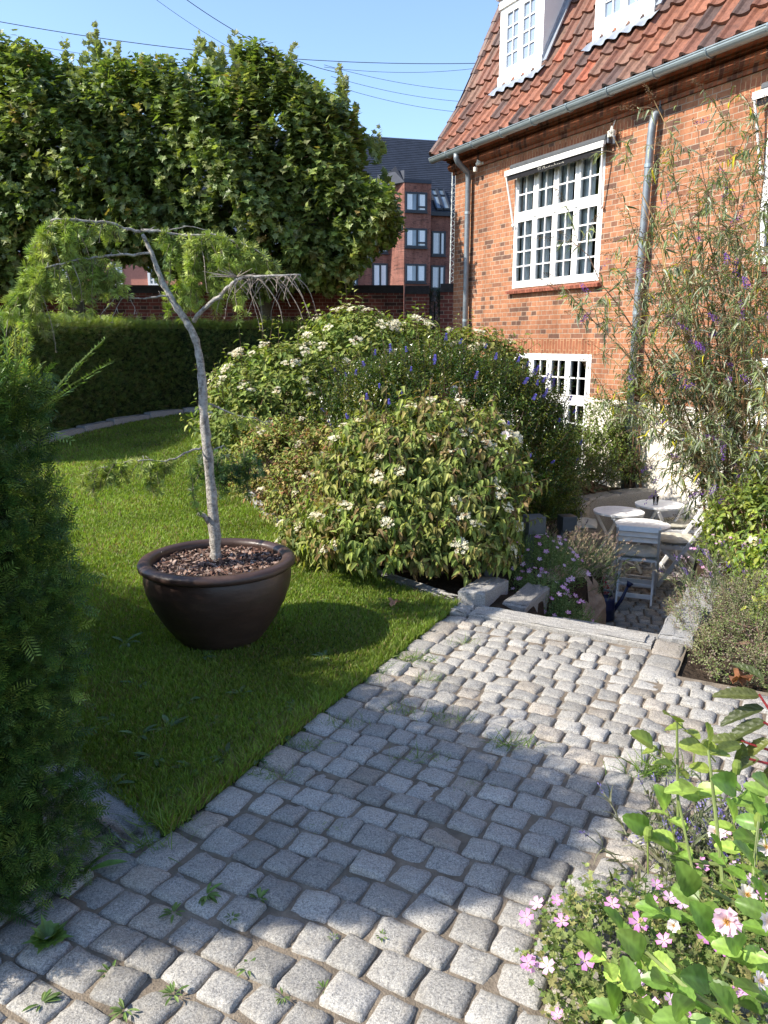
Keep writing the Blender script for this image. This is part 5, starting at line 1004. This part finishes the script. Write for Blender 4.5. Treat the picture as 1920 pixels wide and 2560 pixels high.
for tx, x0, x1, lab in trees:
    t = thing('plane_tree', (tx, 15.05, .2), lab, 'tree', 'plane trees pleached in a row behind the hedge'); q = MB(); q.tube([(tx,15.05,.1),(tx+.03,15.05,1.5),(tx-.02,15.1,2.8),(tx+.05,15.1,4.2),(tx,15.1,5.6)], [.14,.12,.11,.08,.03], 12, (.10,.09,.06))
    for k in range(26):
        h_ = rng.uniform(2.7, 5.3); e = np.array((rng.uniform(x0, x1), rng.uniform(13.5, 15.5), h_ + rng.uniform(-.1, .9))); e[2] = min(e[2], crown_top(e[0]) - .4); e[2] = max(e[2], crown_bot(e[0]) + .25); b = np.array((tx, 15.1, h_)); q.tube([b, (b+e)/2 + (0,0,.12), e], [.045,.028,.012], 5, (.09,.075,.05), cap=False)
    q.build('trunk', M_bark_dark, t, smooth=True, col=True)
    m = MB(); n = int(5200*(x1-x0)/3.7); X = rng.uniform(x0, x1, n); tz = crown_top(X); bz = crown_bot(X); v_ = rng.random(n); 
    ysp = 1.32 + .1*np.sin(X*2.1); a_ = rng.random(n)*2*math.pi; rr = np.where(rng.random(n) < .72, rng.uniform(.86, 1.0, n), rng.uniform(.3, .86, n))
    se = 3.2; ca, sa = np.cos(a_), np.sin(a_); k_ = (abs(ca)**se + abs(sa)**se)**(-1/se); Y = 14.45 + ca*k_*rr*ysp; Z = (tz+bz)/2 + sa*k_*rr*(tz-bz)/2
    X = X + np.where(X > -1.5, (.22*np.sin(Z*3.7 + 1) + .14*np.sin(Z*8.3 + Y*2) - .42)*np.clip((X + 1.5)/1.5, 0, 1), 0); lump = .22*np.sin(X*3.1 + Z*2.3) + .12*np.sin(X*5.3 - Y*4 + Z*4.1); P = np.stack([X, Y + lump*np.sign(ca)*.8, Z + lump*.5], -1); D = nrm(np.stack([np.where(X > x1-.6, .6, 0)*(tx > -3) + rng.normal(size=n)*.2, ca, sa], -1))
    hole = (np.sin(X*4.7 + 1.3)*np.sin(Z*5.1 + X*1.7) > .62) & (rng.random(n) < .85); gap = (P[:, 0] > -5.85) & (P[:, 0] < -4.35) & (P[:, 2] < 3.05); ok = ~hole & ~gap; P, D = P[ok], D[ok]
    leafy(m, P, D, 7, .42, T_lobed, .150, PC + [(.30,.22,.08)], .35, .35, .26, [.28,.25,.2,.14,.1,.03], 1.0, (9, q, .006, (.1,.08,.05)))
    nt = int(30*(x1-x0)/3.7); X = rng.uniform(x0, x1, nt)   # upright leading shoots along the top
    for x in X:
        zt = crown_top(x); hgt_ = rng.uniform(.15, .55)*(1 if x < -.2 else .6); b = np.array((x, 14.4 + rng.normal()*.5, zt - .2)); nn = int(hgt_*70); u_ = np.sort(rng.random((nn, 1)), 0); sv = rvec(nn); lean = np.array((rng.normal()*.12, rng.normal()*.1, 1))
        scat(m, T_lobed, b + lean*hgt_*u_*1.3 + sv*.03, nrm(sv + (0,0,.9)), nrm(np.array((0,0,1.)) + rng.normal(size=(nn, 3))*.5), .15*(1.15-.65*u_[:, 0]), np.array((.18,.24,.06))*(1-u_) + np.array((.32,.33,.2))*u_)
    nc = 40; Xc = rng.uniform(x0+.3, x1-.3, nc); P = np.stack([Xc, np.full(nc, 13.25), rng.uniform(2.9, 5.6, nc)], -1); P[:, 2] = np.minimum(P[:, 2], crown_top(Xc)-.5); leafy(m, P, np.tile((0.1,-.9,.3), (nc, 1)), 9, .5, T_lobed, .15, [(.15,.21,.04),(.22,.26,.06)], .2, .4, .2)
    m.build('crown', M_leaf, t, col=True)
con = thing('conifer', (.98,15.4,0), 'narrow dark conifer squeezed between the wall pier and the wall piece by the house', 'tree'); m = MB(); z_ = rng.random(1500)*2.5; r_ = .30*(1-z_/2.9); a_ = rng.random(1500)*6.28; P = np.stack([.98 + np.cos(a_)*r_, 15.4 + np.sin(a_)*r_, z_], -1); scat(m, spray_t(4), P, nrm(np.stack([np.cos(a_), np.sin(a_), np.full(1500, .5)], -1)), rvec(1500), .16, cols(1500, [(.02,.05,.02),(.035,.07,.03)])); m.build('crown', M_needle, con, col=True); m = MB(); m.tube([(.98,15.4,0),(.98,15.4,2.3)], [.05,.01], 6, (.08,.06,.04)); m.build('trunk', M_bark_dark, con, col=True)
# ------------------------------------------------------------ weeping larch in the pot
lt = thing('weeping_larch', (px+.06, py, .37), 'weeping larch with pale scaly trunk and drooping green tufts, growing in the brown pot', 'tree')
def c5(x, y, Y=4.0): return atY(x*.448, 415 + y*.448, Y)
tr = [(1040,1760,4.0),(1036,1660,4.0),(1020,1450,4.0),(1000,1250,4.0),(985,1100,4.0),(978,950,4.0),(968,830,4.0),(950,730,4.0),(920,660,4.0),(870,580,4.0),(820,500,4.0),(780,430,4.0),(750,350,4.0),(730,290,4.0),(705,240,4.0),(680,188,4.0)]
P = np.array([c5(*p) for p in tr]); P[0, 2] = min(P[0, 2], .38); mt = MB(); rr = np.interp(np.arange(len(tr)), [0,2,6,9,12,15], [.032,.028,.0195,.0175,.0125,.008]); Pd = []; rd = []
for i in range(len(P)-1):
    for f in (0, .25, .5, .75): Pd.append(P[i]*(1-f) + P[i+1]*f + rng.normal(size=3)*.0012); rd.append((rr[i]*(1-f) + rr[i+1]*f)*(1 + .09*math.sin(i*7 + f*9) + rng.normal()*.05))
mt.tube(Pd, rd, 16)
mt.tube([c5(1012,1600), c5(985,1560,3.97), c5(955,1550,3.95)], [.015,.013,.011], 8); mt.build('trunk', M_bark, lt, smooth=True)
brs = [([(680,190,4),(600,175,3.95),(530,150,3.9),(430,138,3.85),(330,128,3.8),(250,132,3.8),(228,160,3.8),(222,200,3.8)], .011, .004), ([(725,295,4),(640,300,3.95),(560,305,3.9),(480,312,3.85),(400,320,3.8),(300,345,3.75),(230,355,3.7),(160,400,3.7),(120,440,3.7),(100,480,3.7)], .009, .002),
       ([(680,185,4),(760,190,4.02),(860,205,4.05),(940,210,4.05),(1010,200,4.05),(1080,215,4.05),(1130,235,4.05),(1200,260,4.05),(1300,322,4.05)], .010, .003), ([(690,180,4),(800,185,4.05),(900,165,4.1),(1010,185,4.15)], .005, .002),
       ([(935,625,4),(990,550,3.97),(1060,500,3.95),(1110,450,3.93),(1140,420,3.92),(1200,405,3.9),(1280,403,3.9),(1370,402,3.9),(1450,398,3.9)], .017, .004), ([(830,495,4),(780,500,3.97),(700,515,3.95),(640,512,3.93),(590,497,3.92),(550,515,3.9),(480,600,3.88)], .007, .0015),
       ([(970,1235,4),(930,1240,3.95),(870,1275,3.9),(800,1300,3.85),(720,1290,3.82),(640,1295,3.8),(560,1310,3.78),(480,1330,3.75),(400,1365,3.75)], .008, .002), ([(1005,1020,4),(1060,1045,4.05),(1140,1075,4.1),(1230,1090,4.15),(1300,1125,4.2)], .007, .002),
       ([(1030,1240,4),(1080,1225,4.05),(1110,1250,4.1)], .006, .002), ([(600,505,3.92),(560,560,3.9),(540,625,3.9)], .002, .001), ([(620,505,3.92),(650,550,3.9),(660,605,3.9)], .002, .001)]
mbk = attr_mat('larch_twig', .8, .2, .5, 150, .002); mt_tuft = MB(); twg = MB(); BP = []
for k, (pts, r0, r1) in enumerate(brs):
    q = MB(); Q = np.array([c5(*p) for p in pts]); n = len(Q); Qd = [Q[0]]
    for i in range(n-1):
        for f in (.33, .66, 1): Qd.append(Q[i]*(1-f) + Q[i+1]*f + rng.normal(size=3)*.0025)
    q.tube(Qd, np.linspace(r0*.72, r1*.8, len(Qd)), 8)
    for s_ in range(len(Qd)): # knobs and spurs
        if rng.random() < .7: d = nrm(rng.normal(size=3)); c = np.array(Qd[s_]); q.tube([c, c + d*rng.uniform(.008, .03)], [.0025, .001], 4)
    q.build('branch', M_bark, lt, smooth=True); BP.append(np.array(Qd))
NC = [(.30,.38,.07),(.36,.44,.09),(.20,.28,.05),(.44,.48,.14)]
def hang(p, L, foliage=True, side=0.0, dense=1.0, col=NC):
    n = max(4, int(L/.04)); Q = [np.array(p)]; d = nrm(np.array((side + rng.normal()*.35, rng.normal()*.35, -.35)))
    for i in range(n): d = nrm(d + np.array((rng.normal()*.12, rng.normal()*.12, -.35))); Q.append(Q[-1] + d*L/n)
    twg.tube(Q, np.linspace(.0024, .0010, len(Q)), 4, (.30,.25,.20) if not foliage else (.20,.17,.10), cap=False)
    Q = np.array(Q)
    if foliage:
        m_ = int(L/.017*dense); t_ = rng.random(m_)*n; i = np.minimum(t_.astype(int), n-1); f = (t_ - i)[:, None]; C = Q[i]*(1-f) + Q[i+1]*f; dd = nrm(Q[i+1]-Q[i]); 
        scat(mt_tuft, T_tuft, C, nrm(rng.normal(size=(m_, 3))*.8 + dd*.8), rvec(m_), rng.uniform(.030, .046, m_), np.repeat(cols(1, col, .15), m_, 0)*rng.uniform(.75, 1.25, (m_, 1)))
    else:
        for c in Q[1:]: 
            if rng.random() < .8: twg.tube([c, c + nrm(rng.normal(size=3))*.008], [.0022, .001], 3, (.28,.23,.18), cap=False)
px_m = .448*K*4/F   # metres per crop unit at the tree
def along(bi, f): Q = BP[bi]; x = f*(len(Q)-1); i = min(int(x), len(Q)-2); return Q[i]*(1-(x-i)) + Q[i+1]*(x-i)
for k in range(50): f = rng.uniform(.22, 1); hang(along(0, f), rng.uniform(50, 240 if f > .5 else 120)*px_m, rng.random() < .82, -.1)
for k in range(70): f = rng.uniform(.28, 1); hang(along(1, f), rng.uniform(60, 290)*px_m, rng.random() < .9, -.15)
for k in range(96): f = rng.uniform(.12, 1)**.9; hang(along(2, f), rng.uniform(50, 400 if .2 < f < .72 else 120)*px_m, rng.random() < .93, .1)
for k in range(16): hang(c5(rng.uniform(860, 1150), rng.uniform(380, 520), 4.1), rng.uniform(60, 170)*px_m)
for k in range(20): hang(c5(rng.uniform(430, 560), rng.uniform(340, 400), 3.85), rng.uniform(40, 120)*px_m)
for k in range(50): f = .42 + .58*k/50; hang(along(4, f), rng.uniform(30, 120)*px_m if rng.random() < .6 else rng.uniform(150, 290)*px_m, False, rng.normal()*1.1)
for k in range(14): a_ = c5(1140, 410, 3.92); twg.tube([a_, a_ + np.array((rng.uniform(-.16, .2), rng.normal()*.06, rng.uniform(.0, .05)))], [.003,.001], 4, (.34,.29,.24), cap=False)
for k in range(44): f = rng.uniform(.3, 1); hang(along(6, f), rng.uniform(30, 150)*px_m, True, -.1)
hang(c5(740,1300,3.83), 190*px_m); hang(c5(905,1270,3.9), 270*px_m, True); hang(c5(1225,1290,4.1), 200*px_m)
for k in range(38): hang(c5(rng.uniform(950, 1230), rng.uniform(1240, 1330), 4.05 + rng.random()*.15), rng.uniform(60, 170)*px_m, True, 0, 1.0, [(.05,.11,.035),(.08,.15,.04)])
hang(c5(190,470,3.7), 270*px_m, False); hang(c5(110,470,3.7), 220*px_m, False); hang(c5(320,380,3.75), 130*px_m, False)
for k in range(10): hang(along(7, rng.uniform(.3, 1)), 60*px_m, rng.random() < .5)
twg.build('twigs', mbk, lt, col=True); mt_tuft.build('needles', M_needle, lt, col=True)
# ------------------------------------------------------------ foreground rose
ro = thing('rose_bush', (.98, 1.02, 0), 'light pink rose bush with glossy leaves in the bottom right foreground', 'shrub'); m = MB(); q = MB(); RT = rose_t()
nodes = [(1462,1560,1.28),(1410,1610,1.27),(1530,1610,1.25),(1440,1745,1.22),(1500,1700,1.2),(1590,1700,1.15),(1640,1760,1.1),(1450,1830,1.2),(1560,1850,1.1),(1630,1880,1.05),(1400,1790,1.25),(1345,2010,1.12),(1390,2060,1.08),(1300,2060,1.12),(1440,2120,1.02),(1530,2120,.98),(1600,2050,1.0),(1650,1960,1.02),(1370,2140,1.05),(1480,2190,.95),(1580,2190,.92),(1500,1930,1.12),(1420,1960,1.12),(1650,2150,.92),(1540,2010,1.06),(1640,1820,1.12),(1660,1700,1.12),(1585,1780,1.15),(1330,2180,1.02),(1420,2215,.98)]
rb_ = np.array((.98,1.02,0)); RCs = [(.22,.34,.07),(.16,.28,.05),(.30,.42,.09),(.12,.22,.045)]
for k, (x, y, Y) in enumerate(nodes):
    c = atY(x, y, Y); stemb = c + np.array((rng.uniform(.03, .09), rng.uniform(-.02, .05), -rng.uniform(.06, .12))); d = nrm(c - stemb); sd_ = nrm(np.cross(d, (0, .3, 1.)))
    q.tube([stemb, (c+stemb)/2 + (0,0,.006), c], [.0017,.0014,.001], 4, (.22,.26,.06), cap=False); cc = cols(1, RCs, .1)[0]; young = k < 3
    if young: cc = np.array((.24,.30,.06))
    sz = rng.uniform(.042, .056)
    for t_, s_ in ((.35, -1), (.4, 1), (.8, -1), (.85, 1), (1.0, 0)):
        p = stemb + (c - stemb)*t_; f = nrm(sd_*s_*.95 + d*(.35 if s_ else 1) + rng.normal(size=3)*.16 + (0,-.15,0)); scat(m, RT, p[None], f[None], nrm(np.array([(.1,-.45,.85)]) + rng.normal(size=3)*.28), sz*(1.15 if s_ == 0 else rng.uniform(.8, 1)), cc*rng.uniform(.85, 1.15))
canes = [[rb_, (.95,1.08,.35), (.86,1.16,.62), atY(1440,1850,1.22), atY(1465,1770,1.25), atY(1462,1560,1.28)], [rb_, (1.02,1.0,.4), atY(1560,1900,1.1), atY(1545,1750,1.15), atY(1530,1620,1.2)], [rb_, (.9,1.0,.3), atY(1500,2150,1.0), atY(1400,2060,1.08), atY(1330,2010,1.12)], [rb_, (1.05,.98,.5), atY(1625,1900,1.05), atY(1640,1760,1.1)], [rb_, (.96,1.0,.35), atY(1560,2100,1.0), atY(1600,2000,1.02)], [rb_, (1.0,1.05,.4), atY(1500,1900,1.15), atY(1460,1700,1.22)]]
for cn in canes: q.tube([np.array(p) for p in cn], np.linspace(.006, .0022, len(cn)), 7, (.16,.20,.06), cap=False)
# hips and buds
for (x, y, Y) in ((1592,1655,1.2),(1400,1800,1.2),(1640,1770,1.1)):
    c = atY(x, y, Y); q.lathe([(0,.012),(.006,.010),(.0085,.0),(.006,-.0135),(0,-.012)], c, 10, (.16,.22,.04)); q.tube([c + (0,0,-.01), c + (.01,.01,-.09)], [.0018,.0015], 4, (.2,.26,.06))
m.build('leaves', leaf_mat('rose_leaf', .38, .35, .45), ro, smooth=True, col=True); q.build('stems', attr_mat('rose_stem', .5, .4), ro, col=True)
def rose_mesh(c0, c1, rings):
    m = MB()
    for k, (rd, cup, n) in enumerate(rings):
        V0, F0 = flower_t(n, cup); V0 = V0.copy(); V0[:, :2] *= 1.0; V0[:, 2] = cup*(np.linalg.norm(V0[:, :2], axis=1)**1.6); V0 += rng.normal(size=V0.shape)*.035; ang = k*.55; Rm = np.array(((math.cos(ang), -math.sin(ang), 0), (math.sin(ang), math.cos(ang), 0), (0,0,1))); r_ = np.linalg.norm(V0[:, :2], axis=1, keepdims=True).clip(0, 1); m.add((V0@Rm.T)*rd + (0,0,k*.002), [F0], np.array(c1)*(1-r_) + np.array(c0)*r_)
    for k in range(26): a_ = k*2.4; m.tube([(0,0,.003), (.009*math.cos(a_)*(.4+.6*(k%3)/2), .009*math.sin(a_)*(.4+.6*(k%3)/2), .014)], [.0006,.0009], 3, (.72,.45,.10))
    return m.build('bloom', M_petal, col=True, me_only=True)
RS = [rose_mesh((.82,.55,.70), (.88,.70,.55), [(.036,.28,5),(.033,.5,5),(.026,.8,5)]), rose_mesh((.85,.74,.76), (.88,.80,.66), [(.032,.3,5),(.028,.6,5)])]
for (x, y, Y, k, s_, dr) in ((1572,1988,1.0,0,.62,(-.55,-.75,.25)), (1610,1935,1.06,1,.55,(.2,-.4,.6)), (1660,1990,1.0,1,.55,(.1,-.6,.4)), (1640,2120,.95,1,.45,(.3,-.4,.5)), (1548,1798,1.3,1,.55,(-.3,-.5,.5)), (1455,2000,1.1,1,.35,(-.3,-.5,.6)), (1655,1830,1.1,1,.45,(-.3,-.5,.5))):
    o = bpy.data.objects.new('bloom', RS[k]); COL.objects.link(o); o.parent = ro; o.location = Vector(atY(x, y, Y)) - ro.location; o.rotation_mode = 'QUATERNION'; o.rotation_quaternion = Vector(dr).to_track_quat('Z', 'Y'); o.scale = (s_,)*3
# pink rose on the evergreen bush
o = bpy.data.objects.new('bloom', RS[1]); COL.objects.link(o); o.parent = v1; o.location = Vector(atY(1091,941,5.0)) - v1.location; o.rotation_mode = 'QUATERNION'; o.rotation_quaternion = Vector((-.1,-.9,.4)).to_track_quat('Z', 'Y'); o.scale = (1.0,)*3
# red-stemmed viburnum branch at the right edge
vb = thing('red_stemmed_shrub', (1.75,1.75,0), 'shrub branches with red stalks and ribbed bronze-green leaves reaching in from the right edge', 'shrub'); m = MB(); q = MB(); VT = rose_t(16, .36)
q.tube([(1.75,1.75,0),(1.55,1.75,.35),atY(1720,1640,1.72)], [.009,.007,.005], 6, (.20,.08,.05))
for a_, b_ in (((1720,1640,1.72),(1600,1600,1.72)), ((1720,1620,1.72),(1640,1500,1.75)), ((1720,1600,1.7),(1650,1560,1.7)), ((1700,1660,1.7),(1620,1640,1.68))): q.tube([atY(*a_), atY(*b_)], [.004,.003], 5, (.38,.05,.05), cap=False)
for (x, y, Y, dx, dz, s_) in ((1640,1505,1.75,-1,.05,.105),(1650,1530,1.75,-1,-.35,.11),(1655,1560,1.72,-.9,-.5,.11),(1610,1602,1.72,-1,.0,.10),(1605,1605,1.72,-.15,-1,.085),(1650,1470,1.75,-.7,.45,.08),(1665,1600,1.7,-.6,-.7,.11),(1660,1500,1.75,.6,.4,.1),(1640,1640,1.68,-.8,-.6,.08),(1670,1650,1.68,-.4,-.9,.1),(1600,1610,1.7,-.9,-.1,.085)):
    scat(m, VT, atY(x, y, Y)[None], nrm(np.array([(dx, rng.normal()*.25, dz)])), nrm(np.array([(.1,-.35,.9)]) + rng.normal(size=3)*.15), s_, cols(1, [(.10,.14,.025),(.16,.17,.05),(.08,.10,.03)])[0])
m.build('leaves', M_leaf, vb, col=True); q.build('stems', M_bark_dark, vb, col=True)
# ------------------------------------------------------------ lawn grass
def grass(poly_fn, n, y0, y1, seed):
    r_ = np.random.default_rng(seed); u_ = r_.random(n*3); Y = y0*(y1/y0)**u_; hw = Y*.62 + .4; X = r_.uniform(-1, 1, n*3)*hw; ok = (X > -6.1) & poly_fn(X, Y); X, Y = X[ok][:n], Y[ok][:n]; N = len(X); dist = np.hypot(X, Y)
    ppz = np.hypot(X-px, Y-py) > .215; X, Y, dist = X[ppz], Y[ppz], dist[ppz]; N = len(X)
    pn = np.sin(X*.9 + 2)*np.sin(Y*1.3)*1.2 + np.sin(X*2.3 + Y*1.1) + np.sin(X*5.1 - Y*3.3) + np.sin(X*1.1 + Y*4.9)*.7
    h = r_.uniform(.014, .034, N)*(1 + .12*pn)*(1 + dist*.035); kd = pdist(kerb, X, Y); ed = (kd < .12) | (pdist(np.array([ab(0,0), LB]), X, Y) < .06) | (np.hypot(X-px, Y-py) < .32); h *= np.where(ed & (np.hypot(X-px, Y-py) > .34), 1.7, 1); w = .0010 + .00048*dist
    a_ = r_.random(N)*6.283; lean = r_.uniform(.15, .9, N); dx, dy = np.cos(a_)*lean*h, np.sin(a_)*lean*h; b_ = r_.random(N)*6.283; sx, sy = np.cos(b_)*w, np.sin(b_)*w; z = lawn_z(Y) - .004
    V = np.stack([np.stack([X-sx, Y-sy, z], -1), np.stack([X+sx, Y+sy, z], -1), np.stack([X+sx*.7+dx*.4, Y+sy*.7+dy*.4, z+h*.6], -1), np.stack([X-sx*.7+dx*.4, Y-sy*.7+dy*.4, z+h*.6], -1), np.stack([X+dx, Y+dy, z+h*.95], -1)], 1).reshape(-1, 3)
    i = np.arange(N)[:, None]*5; F4 = i + np.array([[0,1,2,3]]); F3 = i + np.array([[3,2,4]]); base = np.array([(.185,.295,.042)]); c = base*(1 + .22*pn[:, None]*.5)*r_.uniform(.7, 1.3, (N, 1)); dry = (r_.random(N) < .12 + .16*(pn > 1.0))[:, None]; c = np.where(dry, np.array([(.26,.23,.10)])*r_.uniform(.6, 1.1, (N, 1)), c); c[:, 0] *= 1 + .25*r_.random(N)
    return V, F4, F3, np.repeat(c, 5, 0)
V, F4, F3, C_ = grass(lambda X, Y: pin(lawn_poly, X, Y), 330000, 1.9, 14.6, 3)
g_ = link('grass', raw_mesh('grass', V, [F4, F3], C_), M_grass); tag(g_, 'short mown green lawn grass', 'grass', kind='stuff')
# broad-leaved weeds in the lawn and in the joints; fallen leaves
def weed(name, p, n, size, T, stops, label, group, tilt=.35, mat=None):
    t = thing(name, p, label, 'weed', group); m = MB(); a_ = rng.random(n)*6.28; f = np.stack([np.cos(a_), np.sin(a_), rng.uniform(.1, tilt*2, n)], -1); P = np.array(p) + np.stack([np.cos(a_)*.006, np.sin(a_)*.006, np.full(n, .004)], -1); scat(m, T, P, f, np.tile((0,0,1.), (n, 1)), size*rng.uniform(.6, 1.15, n), cols(n, stops, .15)); m.build('leaves', mat or M_leaf_matt, t, col=True); return t
T_dand = leaf_t(.26, .2, .3, (0,.15,.35,.6,.85,1.0), (.15,.5,.75,1,.6,.03)); T_blade = leaf_t(.045, .2, .5, (0,.3,.7,1), (.8,1,.7,.05))
WG = [(.12,.20,.05),(.18,.25,.08),(.09,.15,.04)]
for (x, y, s_) in ((445,1935,.075),(375,1975,.055),(560,1945,.06),(240,2105,.05),(375,2150,.05),(535,2095,.045),(500,1985,.03),(825,2025,.025),(700,2140,.03),(610,2155,.03),(90,2170,.06),(270,2185,.05),(720,2028,.02)):
    weed('dandelion', tuple(atZ(x, y, -.004)), 13, s_*.6, T_dand, WG, 'small leafy weed rosette growing in a joint of the granite paving', 'weeds in the paving joints')
for (x, y, s_) in ((365,1575,.09),(560,1640,.08),(490,1640,.07),(335,1640,.09),(270,1390,.09),(300,1480,.08),(640,1530,.07),(440,1420,.08),(240,1700,.09),(520,1500,.06),(420,1660,.08),(400,1520,.06),(600,1600,.05),(300,1590,.07),(250,1560,.08),(460,1560,.05),(380,1700,.08),(560,1560,.05),(700,1420,.06),(690,1300,.05),(230,1250,.07)):
    p = atZ(x, y, 0); weed('lawn_weed', tuple(p), 9, s_, T_dand, [(.10,.17,.07),(.14,.20,.09)], 'broad-leaved weed rosette in the shaded lawn grass', 'weeds in the lawn')
for (x, y, n, s_) in ((893,1427,60,.07),(915,1470,34,.05),(970,1557,30,.06),(870,1538,30,.06),(740,1565,44,.05),(655,1612,50,.05),(1105,1610,36,.08),(905,1640,26,.06),(1415,1672,70,.11),(1000,1390,22,.06),(575,1680,40,.06),(320,1830,36,.08),(350,1780,60,.10),(1040,1700,16,.03),(700,1790,14,.03),(820,1450,30,.06),(780,1475,26,.06)):
    p = atZ(x, y, -.004); t = thing('grass_tuft', tuple(p), 'thin grass tuft sprouting from a joint of the granite paving', 'grass tuft', 'grass tufts in the paving joints'); m = MB(); n = int(n*1.7); P = p + np.stack([rng.normal(size=n)*.05, rng.normal(size=n)*.02, np.zeros(n)], -1); f = nrm(np.stack([rng.normal(size=n)*.7, rng.normal(size=n)*.7, np.ones(n)*.8], -1)); scat(m, T_blade, P, f, rvec(n), s_*rng.uniform(.4, 1.1, n), cols(n, [(.13,.22,.04),(.20,.28,.07)])); m.build('leaves', M_grass, t, col=True)
# ivy-like seedling by the yew foot
t = weed('leafy_weed', tuple(atZ(105,2030,0)), 22, .055, T_lobed, [(.12,.20,.05),(.16,.26,.06)], 'pale lobed-leaved weed at the foot of the yew hedge in the bottom left corner', None, .9, M_leaf)
t = weed('dock_plant', tuple(atZ(180,1890,0)), 7, .11, T_dand, [(.13,.24,.05),(.10,.18,.04)], 'upright broad leaves at the near corner of the yew hedge', None, 1.4, M_leaf)
def dry_leaf(p, s_, rz, c, label):
    m = MB(); V0, F0 = lobed_t(); V0 = V0.copy(); V0[:, :2] *= (.8 + .2*np.minimum(1, 1.2 - np.linalg.norm(V0[:, :2] - (0,.35), axis=1)))[:, None]; V0[:, 2] += 1.1*V0[:, 0]**2 + .22*np.sin(V0[:, 1]*8 + V0[:, 0]*5); scat(m, (V0, F0), np.zeros((1,3)), np.array([(math.cos(rz), math.sin(rz), .25)]), np.array([(0,.1,1.)]), s_, c); o = m.build('fallen_leaf', M_leaf_matt, col=True); o.location = p; tag(o, label, 'fallen leaf', 'fallen dry leaves')
p = atZ(850,1305,.035); dry_leaf(p, .075, 1.2, (.36,.19,.12), 'curled orange-brown leaf lying on the sunny lawn near the lawn kerb')
p = atZ(1590,1470,.03); dry_leaf(p, .10, .2, (.24,.10,.045), 'large crumpled rust-brown leaf at the edge of the oregano mound')
p = atZ(1605,1475,.025); dry_leaf(p, .075, 2.4, (.20,.09,.045), 'second rust-brown leaf tucked behind the large crumpled one at the oregano mound')
